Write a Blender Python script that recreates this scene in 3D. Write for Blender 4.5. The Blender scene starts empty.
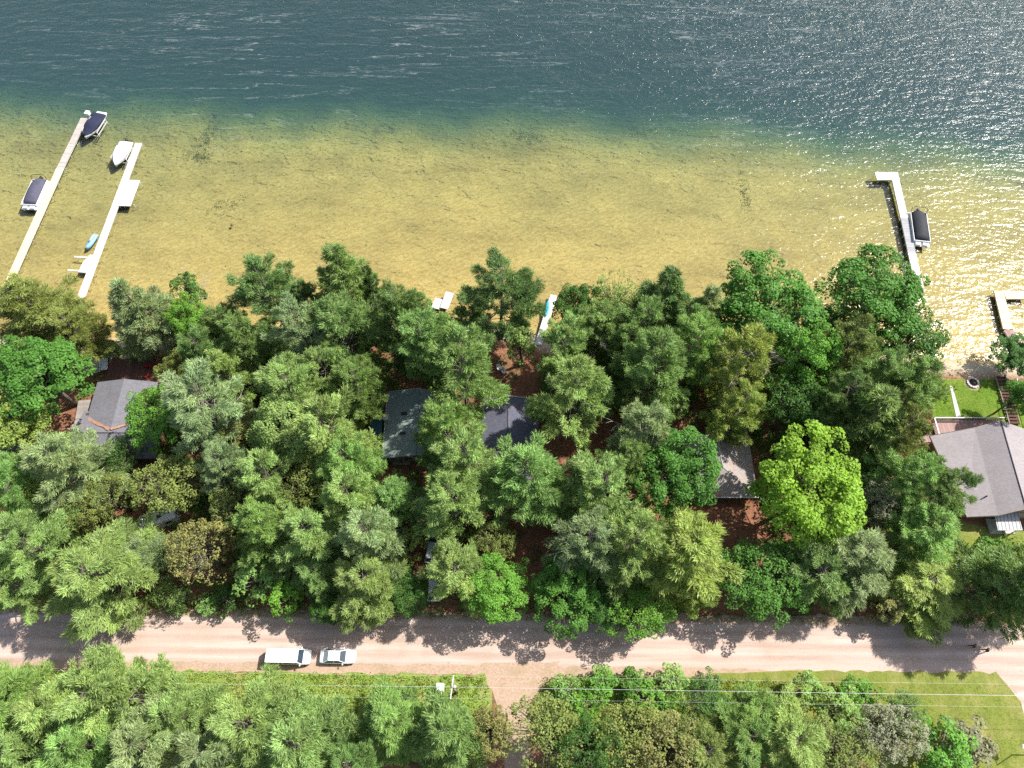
import bpy, math, random
import numpy as np
from mathutils import Vector, Matrix
R = math.radians
random.seed(7)
rng = np.random.default_rng(11)
S = bpy.context.scene
COL = S.collection

# ------------------------------------------------------------------ camera geometry
CAM_H, CAM_F, CAM_A = 104.0, 725.0, R(27)
def at(px, py, z=1.4):
    """ground position of a point seen in the photograph at height z"""
    u = (px - 512) / CAM_F; v = (384 - py) / CAM_F
    d = (u, math.sin(CAM_A) + v * math.cos(CAM_A), -math.cos(CAM_A) + v * math.sin(CAM_A))
    t = (z - CAM_H) / d[2]
    return d[0] * t, d[1] * t

def shore(x):
    x = np.asarray(x, float)
    return np.interp(x, [-4000, -100, -67, -30, -7, 6, 30, 60, 76, 100, 4000],
                        [62, 62, 61.5, 64.5, 65.3, 62.0, 60.5, 58.5, 57.2, 57, 57])
def ground_z(x, y):
    x = np.asarray(x, float); y = np.asarray(y, float)
    s = y - shore(x)
    drop = np.interp(x, [-4000, -104, 0, 100, 4000], [117, 117, 112.5, 103.5, 103.5]) + .8 * np.sin(x * .05) + 1.0 * np.sin(x * .17 + y * .06) + .6 * np.sin(x * .41 - y * .15 + 1) + .3 * np.sin(x * .93 + y * .3)
    z = np.interp(s, [-7, -5, -1, 0, 2, 52, 70], [1.4, 1.3, .18, 0, -.2, -1.05, -1.4])
    e = np.clip((y - drop + 13) / 58, 0, 1)
    z = z - 9.5 * e * e * (3 - 2 * e)
    z = z + .03 * np.sin(x * .9 + y * .4) * (s > 1)
    return z
LAND = 1.4

# ------------------------------------------------------------------ materials
def mat(name):
    m = bpy.data.materials.new(name); m.use_nodes = True
    nt = m.node_tree; nt.nodes.clear()
    out = nt.nodes.new('ShaderNodeOutputMaterial')
    return m, nt, out
def nd(nt, kind, **kw):
    n = nt.nodes.new(kind)
    for k, v in kw.items():
        if k in n.inputs: n.inputs[k].default_value = v
        else: setattr(n, k, v)
    return n
def ramp(nt, fac, stops, interp='LINEAR'):
    r = nt.nodes.new('ShaderNodeValToRGB'); r.color_ramp.interpolation = interp
    el = r.color_ramp.elements
    while len(el) > 1: el.remove(el[0])
    el[0].position = stops[0][0]; el[0].color = (*stops[0][1], 1)
    for p, c in stops[1:]:
        e = el.new(p); e.color = (*c, 1)
    nt.links.new(fac, r.inputs[0]); return r.outputs[0]
def mixc(nt, fac, a, b, mode='MIX'):
    m = nt.nodes.new('ShaderNodeMix'); m.data_type = 'RGBA'; m.blend_type = mode
    for sock, v in ((m.inputs[0], fac), (m.inputs[6], a), (m.inputs[7], b)):
        if hasattr(v, 'is_linked'): nt.links.new(v, sock)
        elif isinstance(v, (tuple, list)): sock.default_value = (*v, 1)
        else: sock.default_value = v
    return m.outputs[2]
def math_(nt, op, a, b=None, c=None):
    m = nt.nodes.new('ShaderNodeMath'); m.operation = op
    for i, v in enumerate((a, b, c)):
        if v is None: continue
        if hasattr(v, 'is_linked'): nt.links.new(v, m.inputs[i])
        else: m.inputs[i].default_value = v
    return m.outputs[0]
def noise(nt, vec, scale, detail=4, rough=.55, dist=0):
    n = nd(nt, 'ShaderNodeTexNoise', Scale=scale, Detail=detail, Roughness=rough, Distortion=dist)
    if vec is not None: nt.links.new(vec, n.inputs['Vector'])
    return n.outputs['Fac']
def coords(nt, kind='Object', scale=None, rot=None):
    t = nt.nodes.new('ShaderNodeTexCoord').outputs[kind]
    if scale or rot:
        mp = nt.nodes.new('ShaderNodeMapping')
        if scale: mp.inputs['Scale'].default_value = scale
        if rot: mp.inputs['Rotation'].default_value = rot
        nt.links.new(t, mp.inputs['Vector']); t = mp.outputs[0]
    return t
def pr(nt, out, color, rough=.8, spec=.3, metal=0, bump=None, bstr=.3, bdist=.1):
    p = nt.nodes.new('ShaderNodeBsdfPrincipled')
    if hasattr(color, 'is_linked'): nt.links.new(color, p.inputs['Base Color'])
    else: p.inputs['Base Color'].default_value = (*color, 1)
    p.inputs['Roughness'].default_value = rough
    p.inputs['Specular IOR Level'].default_value = spec
    p.inputs['Metallic'].default_value = metal
    if bump is not None:
        b = nd(nt, 'ShaderNodeBump', Strength=bstr, Distance=bdist)
        nt.links.new(bump, b.inputs['Height']); nt.links.new(b.outputs[0], p.inputs['Normal'])
    nt.links.new(p.outputs[0], out.inputs[0]); return p
def simple(name, color, rough=.7, spec=.3, metal=0, var=.12, scale=3.0):
    m, nt, out = mat(name)
    n = noise(nt, coords(nt), scale, 5, .6)
    c = ramp(nt, n, [(.25, tuple(v * (1 - var) for v in color)), (.75, tuple(min(1, v * (1 + var)) for v in color))])
    pr(nt, out, c, rough, spec, metal, n, .15, .02)
    return m

M = {}
def foliage(name, transl, spec, rough):
    m, nt, out = mat(name)
    oi = nt.nodes.new('ShaderNodeObjectInfo')
    at_ = nd(nt, 'ShaderNodeAttribute', attribute_name='tint')
    sep = nt.nodes.new('ShaderNodeSeparateColor'); nt.links.new(at_.outputs['Color'], sep.inputs[0])
    k = math_(nt, 'MULTIPLY_ADD', sep.outputs[0], .8, .6)
    c = mixc(nt, 1.0, oi.outputs['Color'], k, 'MULTIPLY')
    warm = math_(nt, 'MULTIPLY', sep.outputs[1], .26)
    c = mixc(nt, warm, c, mixc(nt, 1.0, oi.outputs['Color'], (1.35, 1.15, .65), 'MULTIPLY'))
    p = nt.nodes.new('ShaderNodeBsdfPrincipled')
    p.inputs['Roughness'].default_value = rough; p.inputs['Specular IOR Level'].default_value = spec
    nt.links.new(c, p.inputs['Base Color'])
    t = nt.nodes.new('ShaderNodeBsdfTranslucent')
    nt.links.new(mixc(nt, 1.0, c, (1.25, 1.2, .6), 'MULTIPLY'), t.inputs['Color'])
    mx = nd(nt, 'ShaderNodeMixShader'); mx.inputs[0].default_value = transl
    nt.links.new(p.outputs[0], mx.inputs[1]); nt.links.new(t.outputs[0], mx.inputs[2])
    nt.links.new(mx.outputs[0], out.inputs[0])
    return m
M['leaf'] = foliage('leaf', .30, .16, .5)
M['needle'] = foliage('needle', .22, .28, .45)

def bark(name, a, b):
    m, nt, out = mat(name)
    v = coords(nt, 'Object', (6, 6, 1.2)); n = noise(nt, v, 2, 6, .65)
    pr(nt, out, ramp(nt, n, [(.3, a), (.7, b)]), .9, .2, 0, n, .6, .05); return m
M['bark'] = bark('bark', (.07, .055, .045), (.22, .19, .16))
M['deadwood'] = bark('deadwood', (.2, .185, .17), (.36, .335, .31))

# ground: needle litter on land, sand on the beach and on the lake bed, silt and weed beyond the drop-off
m, nt, out = mat('ground_soil'); M['ground'] = m
pos = nt.nodes.new('ShaderNodeNewGeometry').outputs['Position']
sepz = nt.nodes.new('ShaderNodeSeparateXYZ'); nt.links.new(pos, sepz.inputs[0])
n1 = noise(nt, pos, .22, 6, .6); n2 = noise(nt, pos, 2.5, 5, .7); n3 = noise(nt, pos, .09, 4, .55)
litter = ramp(nt, n2, [(.25, (.12, .055, .033)), (.5, (.235, .105, .062)), (.8, (.36, .2, .125))])
moss = ramp(nt, n2, [(.3, (.03, .045, .016)), (.7, (.10, .11, .045))])
sx_ = math_(nt, 'GREATER_THAN', math_(nt, 'ABSOLUTE', sepz.outputs[0]), 82); sy_ = math_(nt, 'LESS_THAN', sepz.outputs[1], -9)
litter = mixc(nt, math_(nt, 'MAXIMUM', sx_, sy_), litter, ramp(nt, n2, [(.3, (.05, .08, .02)), (.7, (.14, .18, .05))]))
litter = mixc(nt, ramp(nt, n1, [(.52, (0, 0, 0)), (.66, (.8, .8, .8))]), litter, moss)
rip = nt.nodes.new('ShaderNodeTexWave'); rip.wave_type = 'BANDS'
rmap = nt.nodes.new('ShaderNodeMapping'); rmap.inputs['Rotation'].default_value = (0, 0, R(62)); rmap.inputs['Scale'].default_value = (.62, .62, .62)
nt.links.new(pos, rmap.inputs[0]); nt.links.new(rmap.outputs[0], rip.inputs['Vector'])
rip.inputs['Scale'].default_value = .55; rip.inputs['Distortion'].default_value = 14; rip.inputs['Detail'].default_value = 4; rip.inputs['Detail Scale'].default_value = 1.6
rip.inputs['Detail Roughness'].default_value = .68
amap = nt.nodes.new('ShaderNodeMapping'); amap.inputs['Rotation'].default_value = (0, 0, R(35)); amap.inputs['Scale'].default_value = (1.0, 2.6, 1)
nt.links.new(pos, amap.inputs[0])
n4 = noise(nt, amap.outputs[0], .8, 7, .72, 1.2)
n4 = math_(nt, 'MULTIPLY_ADD', rip.outputs['Fac'], .18, math_(nt, 'MULTIPLY', n4, .9))
sand = ramp(nt, n4, [(.30, (.335, .236, .073)), (.5, (.395, .286, .094)), (.68, (.49, .365, .142))])
sand = mixc(nt, 1.0, sand, ramp(nt, noise(nt, amap.outputs[0], .055, 4, .6), [(.32, (.80, .80, .78)), (.5, (1, 1, 1)), (.68, (1.14, 1.13, 1.12))]), 'MULTIPLY')
alg = ramp(nt, n3, [(.42, (0, 0, 0)), (.68, (.62, .62, .62))])
depth_w = math_(nt, 'MULTIPLY', nd(nt, 'ShaderNodeMapRange').outputs[0], 1)
mr = nt.nodes[-2]
nt.links.new(sepz.outputs[2], mr.inputs[0]); mr.inputs[1].default_value = -.4; mr.inputs[2].default_value = -1.3; mr.inputs[3].default_value = .08; mr.inputs[4].default_value = .62
sand = mixc(nt, math_(nt, 'MULTIPLY', alg, depth_w), sand, (.13, .115, .045))
n6 = noise(nt, pos, .16, 3, .5)
clump = math_(nt, 'MULTIPLY', ramp(nt, n6, [(.655, (0, 0, 0)), (.74, (1, 1, 1))]), depth_w)
sand = mixc(nt, clump, sand, (.06, .06, .03))
mr2 = nd(nt, 'ShaderNodeMapRange'); nt.links.new(sepz.outputs[2], mr2.inputs[0]); mr2.inputs[1].default_value = -1.3; mr2.inputs[2].default_value = -4.0
sand = mixc(nt, mr2.outputs[0], sand, mixc(nt, n1, (.05, .085, .075), (.11, .15, .12)))
mr3 = nd(nt, 'ShaderNodeMapRange'); nt.links.new(math_(nt, 'ADD', sepz.outputs[2], math_(nt, 'MULTIPLY', n1, .5)), mr3.inputs[0]); mr3.inputs[1].default_value = .75; mr3.inputs[2].default_value = 1.35
dry = ramp(nt, n2, [(.3, (.34, .27, .19)), (.7, (.50, .42, .32))])
mr4 = nd(nt, 'ShaderNodeMapRange'); nt.links.new(sepz.outputs[2], mr4.inputs[0]); mr4.inputs[1].default_value = -.06; mr4.inputs[2].default_value = .16
sand = mixc(nt, mr4.outputs[0], sand, dry)
c = mixc(nt, mr3.outputs[0], sand, litter)
pr(nt, out, c, .95, .12, 0, n2, .5, .08)

# gravel road
m, nt, out = mat('gravel'); M['road'] = m
pos = nt.nodes.new('ShaderNodeNewGeometry').outputs['Position']
st = nt.nodes.new('ShaderNodeMapping'); st.inputs['Scale'].default_value = (.05, 1.0, 1); st.inputs['Rotation'].default_value = (0, 0, R(.7))
nt.links.new(pos, st.inputs[0])
t1 = noise(nt, st.outputs[0], 1.3, 5, .6, .5); g = noise(nt, pos, 5, 6, .75); big = noise(nt, pos, .25, 4, .6)
c = ramp(nt, t1, [(.32, (.33, .235, .19)), (.5, (.46, .35, .295)), (.66, (.60, .49, .43))])
c = mixc(nt, .5, c, ramp(nt, g, [(.3, (.33, .245, .2)), (.7, (.57, .46, .40))]))
c = mixc(nt, ramp(nt, big, [(.48, (0, 0, 0)), (.72, (.6, .6, .6))]), c, (.40, .28, .215))
spr = nt.nodes.new('ShaderNodeSeparateXYZ'); nt.links.new(pos, spr.inputs[0])
offy = math_(nt, 'ADD', math_(nt, 'MULTIPLY_ADD', spr.outputs[0], .0125, spr.outputs[1]), math_(nt, 'MULTIPLY', noise(nt, pos, .12, 2, .5), .7))
rut = math_(nt, 'MULTIPLY_ADD', math_(nt, 'COSINE', math_(nt, 'MULTIPLY', offy, 3.9)), .5, .5)
c = mixc(nt, math_(nt, 'MULTIPLY', rut, .20), c, (.63, .53, .47))
c = mixc(nt, math_(nt, 'MULTIPLY', math_(nt, 'SUBTRACT', 1.0, rut), .22), c, (.30, .20, .155))
spots = noise(nt, pos, 1.1, 6, .75)
c = mixc(nt, ramp(nt, spots, [(.62, (0, 0, 0)), (.70, (.55, .55, .55))]), c, (.23, .15, .105))
pr(nt, out, c, .95, .15, 0, g, .35, .05)
m, nt, out = mat('shoulder_gravel'); M['shoulder'] = m
pos = nt.nodes.new('ShaderNodeNewGeometry').outputs['Position']
g = noise(nt, pos, 3.5, 7, .8); big = noise(nt, pos, .5, 4, .6)
c = ramp(nt, g, [(.3, (.27, .185, .13)), (.55, (.42, .305, .225)), (.75, (.54, .42, .33))])
c = mixc(nt, ramp(nt, big, [(.5, (0, 0, 0)), (.7, (.5, .5, .5))]), c, (.25, .2, .1))
pr(nt, out, c, .95, .15, 0, g, .4, .06)
# grass
def grass_mat(name, a, b, dry):
    m, nt, out = mat(name)
    pos = nt.nodes.new('ShaderNodeNewGeometry').outputs['Position']
    n1 = noise(nt, pos, 4, 6, .75); n2 = noise(nt, pos, .35, 5, .6)
    mp = nt.nodes.new('ShaderNodeMapping'); mp.inputs['Scale'].default_value = (.9, .12, 1); nt.links.new(pos, mp.inputs[0])
    n3 = noise(nt, mp.outputs[0], 1.2, 3, .5)
    c = ramp(nt, n1, [(.3, a), (.7, b)])
    c = mixc(nt, ramp(nt, n2, [(.45, (0, 0, 0)), (.72, (.7, .7, .7))]), c, dry)
    c = mixc(nt, ramp(nt, n3, [(.5, (0, 0, 0)), (.8, (.35, .35, .35))]), c, tuple(v * .55 for v in a))
    pr(nt, out, c, .9, .15, 0, n1, .7, .12); return m
M['lawn'] = grass_mat('mown_grass', (.105, .135, .022), (.225, .26, .052), (.31, .275, .105))
M['yard'] = grass_mat('yard_grass', (.07, .13, .014), (.17, .26, .03), (.2, .24, .05))
M['verge'] = grass_mat('verge_soil', (.11, .185, .03), (.24, .33, .065), (.30, .27, .12))

def planks(name, a, b, axis=1, pitch=.3, rough=.75):
    m, nt, out = mat(name)
    o = coords(nt); sp = nt.nodes.new('ShaderNodeSeparateXYZ'); nt.links.new(o, sp.inputs[0])
    f = math_(nt, 'DIVIDE', sp.outputs[axis], pitch)
    idx = math_(nt, 'FLOOR', f); fr = math_(nt, 'FRACT', f)
    wn = nd(nt, 'ShaderNodeTexWhiteNoise', noise_dimensions='1D'); nt.links.new(idx, wn.inputs['W'])
    n = noise(nt, o, 1.3, 5, .6)
    c = mixc(nt, wn.outputs[0], a, b)
    c = mixc(nt, ramp(nt, n, [(.4, (0, 0, 0)), (.8, (.5, .5, .5))]), c, tuple(v * .7 for v in a))
    gap = ramp(nt, fr, [(.0, (0, 0, 0)), (.05, (1, 1, 1)), (.95, (1, 1, 1)), (1, (0, 0, 0))])
    c = mixc(nt, math_(nt, 'MULTIPLY', math_(nt, 'SUBTRACT', 1.0, gap), .7), c, (.05, .045, .04))
    pr(nt, out, c, rough, .25, 0, gap, .4, .02); return m
M['dock_cream'] = planks('dock_cream_boards', (.62, .52, .33), (.74, .64, .43))
M['dock_grey'] = planks('dock_grey_boards', (.36, .32, .29), (.48, .43, .39))
M['dock_white'] = planks('dock_white_panels', (.56, .545, .53), (.67, .655, .64), 1, .6)
M['dock_whitex'] = planks('dock_white_panels_across', (.74, .72, .71), (.82, .80, .79), 0, .6)
M['dock_mat'] = planks('dock_grey_panels', (.30, .30, .31), (.36, .36, .37), 1, .6)
M['deck_pink'] = planks('deck_stained_boards', (.28, .175, .155), (.38, .26, .235), 0, .16)
M['deck_brown'] = planks('deck_brown_boards', (.10, .05, .035), (.17, .085, .055), 0, .16)
M['boardwalk'] = planks('boardwalk_boards', (.24, .21, .19), (.36, .32, .29), 1, .16)
M['siding_tan'] = planks('tan_siding', (.4, .33, .25), (.44, .36, .27), 2, .2)
M['siding_grey'] = planks('grey_siding', (.33, .33, .34), (.38, .38, .39), 2, .2)
M['siding_brown'] = planks('brown_siding', (.14, .08, .05), (.18, .10, .065), 2, .2)
M['siding_white'] = planks('white_siding', (.66, .65, .62), (.7, .69, .66), 2, .2)
def shingles(name, a, b, litter=0.0, lcol=(.36, .16, .09)):
    m, nt, out = mat(name)
    o = coords(nt)
    br = nd(nt, 'ShaderNodeTexBrick', Scale=1.0); nt.links.new(o, br.inputs['Vector'])
    br.inputs['Color1'].default_value = (*a, 1); br.inputs['Color2'].default_value = (*b, 1); br.inputs['Mortar'].default_value = (*[v * .6 for v in a], 1)
    br.inputs['Mortar Size'].default_value = .012; br.inputs['Brick Width'].default_value = .45; br.inputs['Row Height'].default_value = .22
    n = noise(nt, o, 5.5, 6, .75); big = noise(nt, o, .35, 5, .6)
    c = mixc(nt, .55, br.outputs['Color'], ramp(nt, n, [(.3, tuple(v * .75 for v in a)), (.7, tuple(v * 1.2 for v in b))]))
    c = mixc(nt, ramp(nt, big, [(.45, (0, 0, 0)), (.8, (.35, .35, .35))]), c, tuple(v * .7 for v in a))
    if litter:
        ln = noise(nt, o, .8, 6, .7)
        c = mixc(nt, ramp(nt, ln, [(.62 - litter * .25, (0, 0, 0)), (.72 - litter * .2, (.85, .85, .85))]), c, lcol)
    pr(nt, out, c, .9, .25, 0, n, .4, .03); return m
M['roof_mauve'] = shingles('mauve_grey_shingles', (.25, .225, .23), (.32, .29, .295))
M['roof_slate'] = shingles('slate_grey_shingles', (.13, .13, .15), (.2, .2, .225), .05)
M['roof_green'] = shingles('green_grey_shingles', (.20, .26, .245), (.27, .33, .31), .05, (.2, .17, .1))
M['roof_navy'] = shingles('dark_blue_shingles', (.085, .09, .13), (.135, .14, .185), .04)
M['roof_worn'] = shingles('worn_grey_shingles', (.27, .24, .22), (.38, .34, .32), .32, (.40, .22, .14))
M['roof_dark'] = shingles('charcoal_shingles', (.06, .055, .065), (.1, .095, .11), .1)
M['litter'] = simple('fallen_needles', (.36, .20, .13), .95, .1, 0, .35, 4)
M['white'] = simple('white_paint', (.78, .78, .77), .45, .4, 0, .04)
M['gloss_white'] = simple('white_vehicle_paint', (.8, .8, .8), .22, .5, 0, .02)
M['silver'] = simple('silver_vehicle_paint', (.5, .53, .56), .3, .5, .3, .04)
M['bluegrey'] = simple('blue_grey_vehicle_paint', (.2, .24, .3), .3, .5, .2, .04)
M['glass'] = simple('dark_vehicle_glass', (.03, .05, .075), .08, .6, 0, .1)
M['glass_light'] = simple('pale_vehicle_glass', (.2, .26, .29), .1, .6, 0, .15)
M['pane'] = simple('window_pane', (.04, .05, .06), .08, .6, 0, .1)
M['tyre'] = simple('tyre_rubber', (.02, .02, .02), .85, .2)
M['rim'] = simple('wheel_rim', (.45, .45, .46), .35, .5, .6)
M['lampglass'] = simple('lamp_lens', (.7, .7, .72), .15, .5)
M['redlens'] = simple('tail_lamp_lens', (.4, .02, .02), .2, .5)
M['navy'] = simple('navy_canvas', (.022, .026, .055), .8, .2, 0, .25, 1.5)
M['charcoal'] = simple('charcoal_canvas', (.075, .075, .11), .75, .25, 0, .25, 1.2)
M['blackc'] = simple('black_canvas', (.025, .027, .034), .7, .25, 0, .25, 1.2)
M['hull'] = simple('white_gelcoat', (.72, .72, .72), .3, .5, 0, .05)
M['shrink'] = simple('white_boat_cover', (.82, .82, .82), .6, .3, 0, .05, 1.5)
M['alu'] = simple('aluminium', (.62, .63, .64), .4, .5, .5, .08)
M['black'] = simple('black_plastic', (.018, .018, .02), .5, .4)
M['skyblue'] = simple('pale_blue_plastic', (.2, .42, .68), .4, .4, 0, .1)
M['kayakblue'] = simple('blue_kayak_plastic', (.04, .16, .42), .4, .4, 0, .1)
M['turq'] = simple('turquoise_foam', (.02, .33, .47), .6, .3, 0, .12)
M['red'] = simple('red_plastic', (.34, .02, .025), .5, .4, 0, .15)
M['wood'] = simple('weathered_timber', (.3, .25, .2), .85, .2, 0, .3, 2)
M['darkwood'] = simple('dark_stained_timber', (.09, .045, .035), .8, .2, 0, .3, 2)
M['polewood'] = simple('pole_timber', (.3, .24, .19), .85, .2, 0, .25, 2)
M['concrete'] = simple('concrete', (.5, .47, .43), .9, .2, 0, .12, 2)
M['patio'] = simple('clay_paving', (.42, .25, .17), .9, .15, 0, .2, 2)
M['stone'] = simple('ring_stone', (.46, .42, .38), .9, .2, 0, .3, 3)
M['ash'] = simple('ash', (.06, .055, .05), .95, .1, 0, .4, 4)
M['metal_grey'] = simple('grey_sheet_metal', (.33, .34, .35), .5, .4, .3, .15)
M['metal_pale'] = simple('pale_sheet_metal', (.5, .48, .48), .5, .4, .1, .05)
M['cable'] = simple('bare_cable', (.62, .63, .64), .45, .4, .2, .05)
M['skin'] = simple('skin', (.45, .28, .2), .6, .3, 0, .05)
M['shirt_brown'] = simple('brown_cloth', (.2, .08, .05), .85, .2)
M['trouser'] = simple('dark_trousers', (.05, .05, .07), .85, .2)
M['cloth_black'] = simple('black_cloth', (.012, .012, .014), .85, .2)
M['hair'] = simple('light_hair', (.5, .38, .26), .7, .3)
M['cap'] = simple('white_cap', (.8, .8, .78), .7, .3)

# ------------------------------------------------------------------ mesh helpers
class MB:
    def __init__(s): s.v = []; s.f = []; s.sm = []
    def add(s, vs, fs, smooth=False):
        o = len(s.v); s.v += [tuple(v) for v in vs]; s.f += [tuple(i + o for i in f) for f in fs]; s.sm += [smooth] * len(fs); return s
    def box(s, c, d, rz=0, bev=0, rx=0):
        x, y, z = (v / 2 for v in d)
        if bev:
            b = min(bev, x * .9, y * .9)
            ring = [(x, y - b), (x - b, y), (-x + b, y), (-x, y - b), (-x, -y + b), (-x + b, -y), (x - b, -y), (x, -y + b)]
            bz = min(bev * .6, z)
            k = .88 if min(x, y) > bev * 2 else .8
            vs = [(px, py, -z) for px, py in ring] + [(px, py, z - bz) for px, py in ring] + [(px - math.copysign(bz, px), py - math.copysign(bz, py), z) for px, py in ring]
            fs = [tuple(range(7, -1, -1)), tuple(range(16, 24))]
            for l in (0, 8):
                fs += [(l + i, l + (i + 1) % 8, l + 8 + (i + 1) % 8, l + 8 + i) for i in range(8)]
        else:
            vs = [(sx * x, sy * y, sz * z) for sz in (-1, 1) for sy in (-1, 1) for sx in (-1, 1)]
            fs = [(0, 2, 3, 1), (4, 5, 7, 6), (0, 1, 5, 4), (2, 6, 7, 3), (0, 4, 6, 2), (1, 3, 7, 5)]
        mx = Matrix.Translation(c) @ Matrix.Rotation(rz, 4, 'Z') @ Matrix.Rotation(rx, 4, 'X')
        return s.add([mx @ Vector(v) for v in vs], fs)
    def tube(s, pts, rad, n=8, cap=True):
        pts = [Vector(p) for p in pts]
        if not hasattr(rad, '__len__'): rad = [rad] * len(pts)
        vs = []; fs = []
        for i, p in enumerate(pts):
            d = (pts[min(i + 1, len(pts) - 1)] - pts[max(i - 1, 0)]).normalized()
            a = d.orthogonal().normalized() if abs(d.z) < .99 else Vector((1, 0, 0)); a = (a - d * a.dot(d)).normalized(); b = d.cross(a)
            if abs(d.z) < .99:
                a = Vector((0, 0, 1)).cross(d).normalized(); b = d.cross(a)
            for k in range(n):
                t = 2 * math.pi * k / n; vs.append(p + (a * math.cos(t) + b * math.sin(t)) * rad[i])
        for i in range(len(pts) - 1):
            for k in range(n):
                fs.append((i * n + k, i * n + (k + 1) % n, (i + 1) * n + (k + 1) % n, (i + 1) * n + k))
        if cap: fs += [tuple(range(n - 1, -1, -1)), tuple(range((len(pts) - 1) * n, len(pts) * n))]
        return s.add(vs, fs, True)
    def prism(s, poly, z0, z1):
        n = len(poly); vs = [(x, y, z0) for x, y in poly] + [(x, y, z1) for x, y in poly]
        fs = [tuple(range(n - 1, -1, -1)), tuple(range(n, 2 * n))] + [(i, (i + 1) % n, n + (i + 1) % n, n + i) for i in range(n)]
        return s.add(vs, fs)
    def slab(s, quad, th):
        """sheet with thickness under a polygon given counter-clockwise from above"""
        q = [Vector(p) for p in quad]; n = len(q)
        vs = q + [p - Vector((0, 0, th)) for p in q]
        fs = [tuple(range(n)), tuple(range(2 * n - 1, n - 1, -1))] + [(i, n + i, n + (i + 1) % n, (i + 1) % n) for i in range(n)]
        return s.add(vs, fs)
    def loft(s, rings, cap=True, smooth=True):
        n = len(rings[0]); vs = [p for r in rings for p in r]; fs = []
        for i in range(len(rings) - 1):
            for k in range(n):
                fs.append((i * n + k, i * n + (k + 1) % n, (i + 1) * n + (k + 1) % n, (i + 1) * n + k))
        if cap: fs += [tuple(range(n - 1, -1, -1)), tuple(range((len(rings) - 1) * n, len(rings) * n))]
        return s.add(vs, fs, smooth)
    def mesh(s, name, m):
        me = bpy.data.meshes.new(name); me.from_pydata([tuple(v) for v in s.v], [], s.f)
        me.polygons.foreach_set('use_smooth', s.sm)
        me.materials.append(m); me.update()
        import bmesh
        bm = bmesh.new(); bm.from_mesh(me); bmesh.ops.recalc_face_normals(bm, faces=bm.faces); bm.to_mesh(me); bm.free()
        return me
    def build(s, name, m, parent=None, loc=None):
        o = bpy.data.objects.new(name, s.mesh(name, m)); COL.objects.link(o)
        if parent is not None: o.parent = parent
        if loc is not None: o.location = loc
        return o
def tag(o, label=None, cat=None, group=None, kind=None):
    if label: o['label'] = label
    if cat: o['category'] = cat
    if group: o['group'] = group
    if kind: o['kind'] = kind
    return o
def thing(name, label, cat, loc, rz=0, group=None):
    o = bpy.data.objects.new(name, None); COL.objects.link(o)
    o.empty_display_size = .3
    o.location = loc; o.rotation_euler = (0, 0, rz)
    return tag(o, label, cat, group)
def dup(root, loc, rz=None, label=None):
    r = root.copy(); COL.objects.link(r); r.location = loc
    if rz is not None: r.rotation_euler = (0, 0, rz)
    if label: r['label'] = label
    for ch in list(root.children):
        c = ch.copy(); COL.objects.link(c); c.parent = r
        for g in list(ch.children):
            d = g.copy(); COL.objects.link(d); d.parent = c
    return r

# ------------------------------------------------------------------ setting: ground, lake, road, lawns
def grid_sheet(name, xs, ys, zf, m):
    X, Y = np.meshgrid(xs, ys); Z = zf(X, Y)
    v = np.stack([X, Y, Z], -1).reshape(-1, 3); nx, ny = len(xs), len(ys)
    i = np.arange(ny - 1)[:, None] * nx + np.arange(nx - 1)[None, :]
    f = np.stack([i, i + 1, i + nx + 1, i + nx], -1).reshape(-1, 4)
    me = bpy.data.meshes.new(name); me.from_pydata(v.tolist(), [], f.tolist()); me.materials.append(m)
    me.polygons.foreach_set('use_smooth', [True] * len(f))
    o = bpy.data.objects.new(name, me); COL.objects.link(o); return o
xs = np.concatenate([[-4000, -1500, -600, -300, -200], np.arange(-150, 151, 1.5), [200, 300, 600, 1500, 4000]])
ys = np.concatenate([[-4000, -1500, -500, -200, -100], np.arange(-50, 50, 4), np.arange(50, 72, .5), np.arange(72, 180, 1.5), [200, 260, 400, 800, 1600, 3000, 4000]])
tag(grid_sheet('ground', xs, ys, ground_z, M['ground']), kind='structure')

def sheet(name, poly, z, m, skirt=.0):
    b = MB(); b.add([(x, y, z) for x, y in poly], [tuple(range(len(poly)))])
    return tag(b.build(name, m), kind='structure')
def road_y(x, off): return 13.2 - .0125 * x + off
def strip(x0, x1, off0, off1, j0=0, j1=0, step=1.0, seed=1):
    r = random.Random(seed); n = int((x1 - x0) / step)
    xs_ = [x0 + (x1 - x0) * i / n for i in range(n + 1)]
    a = [(x, road_y(x, off0) + r.uniform(-j0, j0)) for x in xs_]
    b_ = [(x, road_y(x, off1) + r.uniform(-j1, j1)) for x in xs_]
    return a + b_[::-1]
def strip_sheet(name, x0, x1, off0, off1, z, m, j0=0, j1=0, seed=1):
    p = strip(x0, x1, off0, off1, j0, j1, 1.0, seed); n = len(p) // 2
    a = p[:n]; c = p[n:][::-1]
    b = MB(); b.add([(x, y, z) for x, y in a] + [(x, y, z) for x, y in c], [(i, i + 1, n + i + 1, n + i) for i in range(n - 1)])
    return tag(b.build(name, m), kind='structure')
strip_sheet('road_shoulder', -160, 160, -4.1, 4.0, LAND + .004, M['shoulder'], .25, .35, 3)
strip_sheet('road', -160, 160, -2.9, 2.9, LAND + .008, M['road'], .2, .3, 4)
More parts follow.
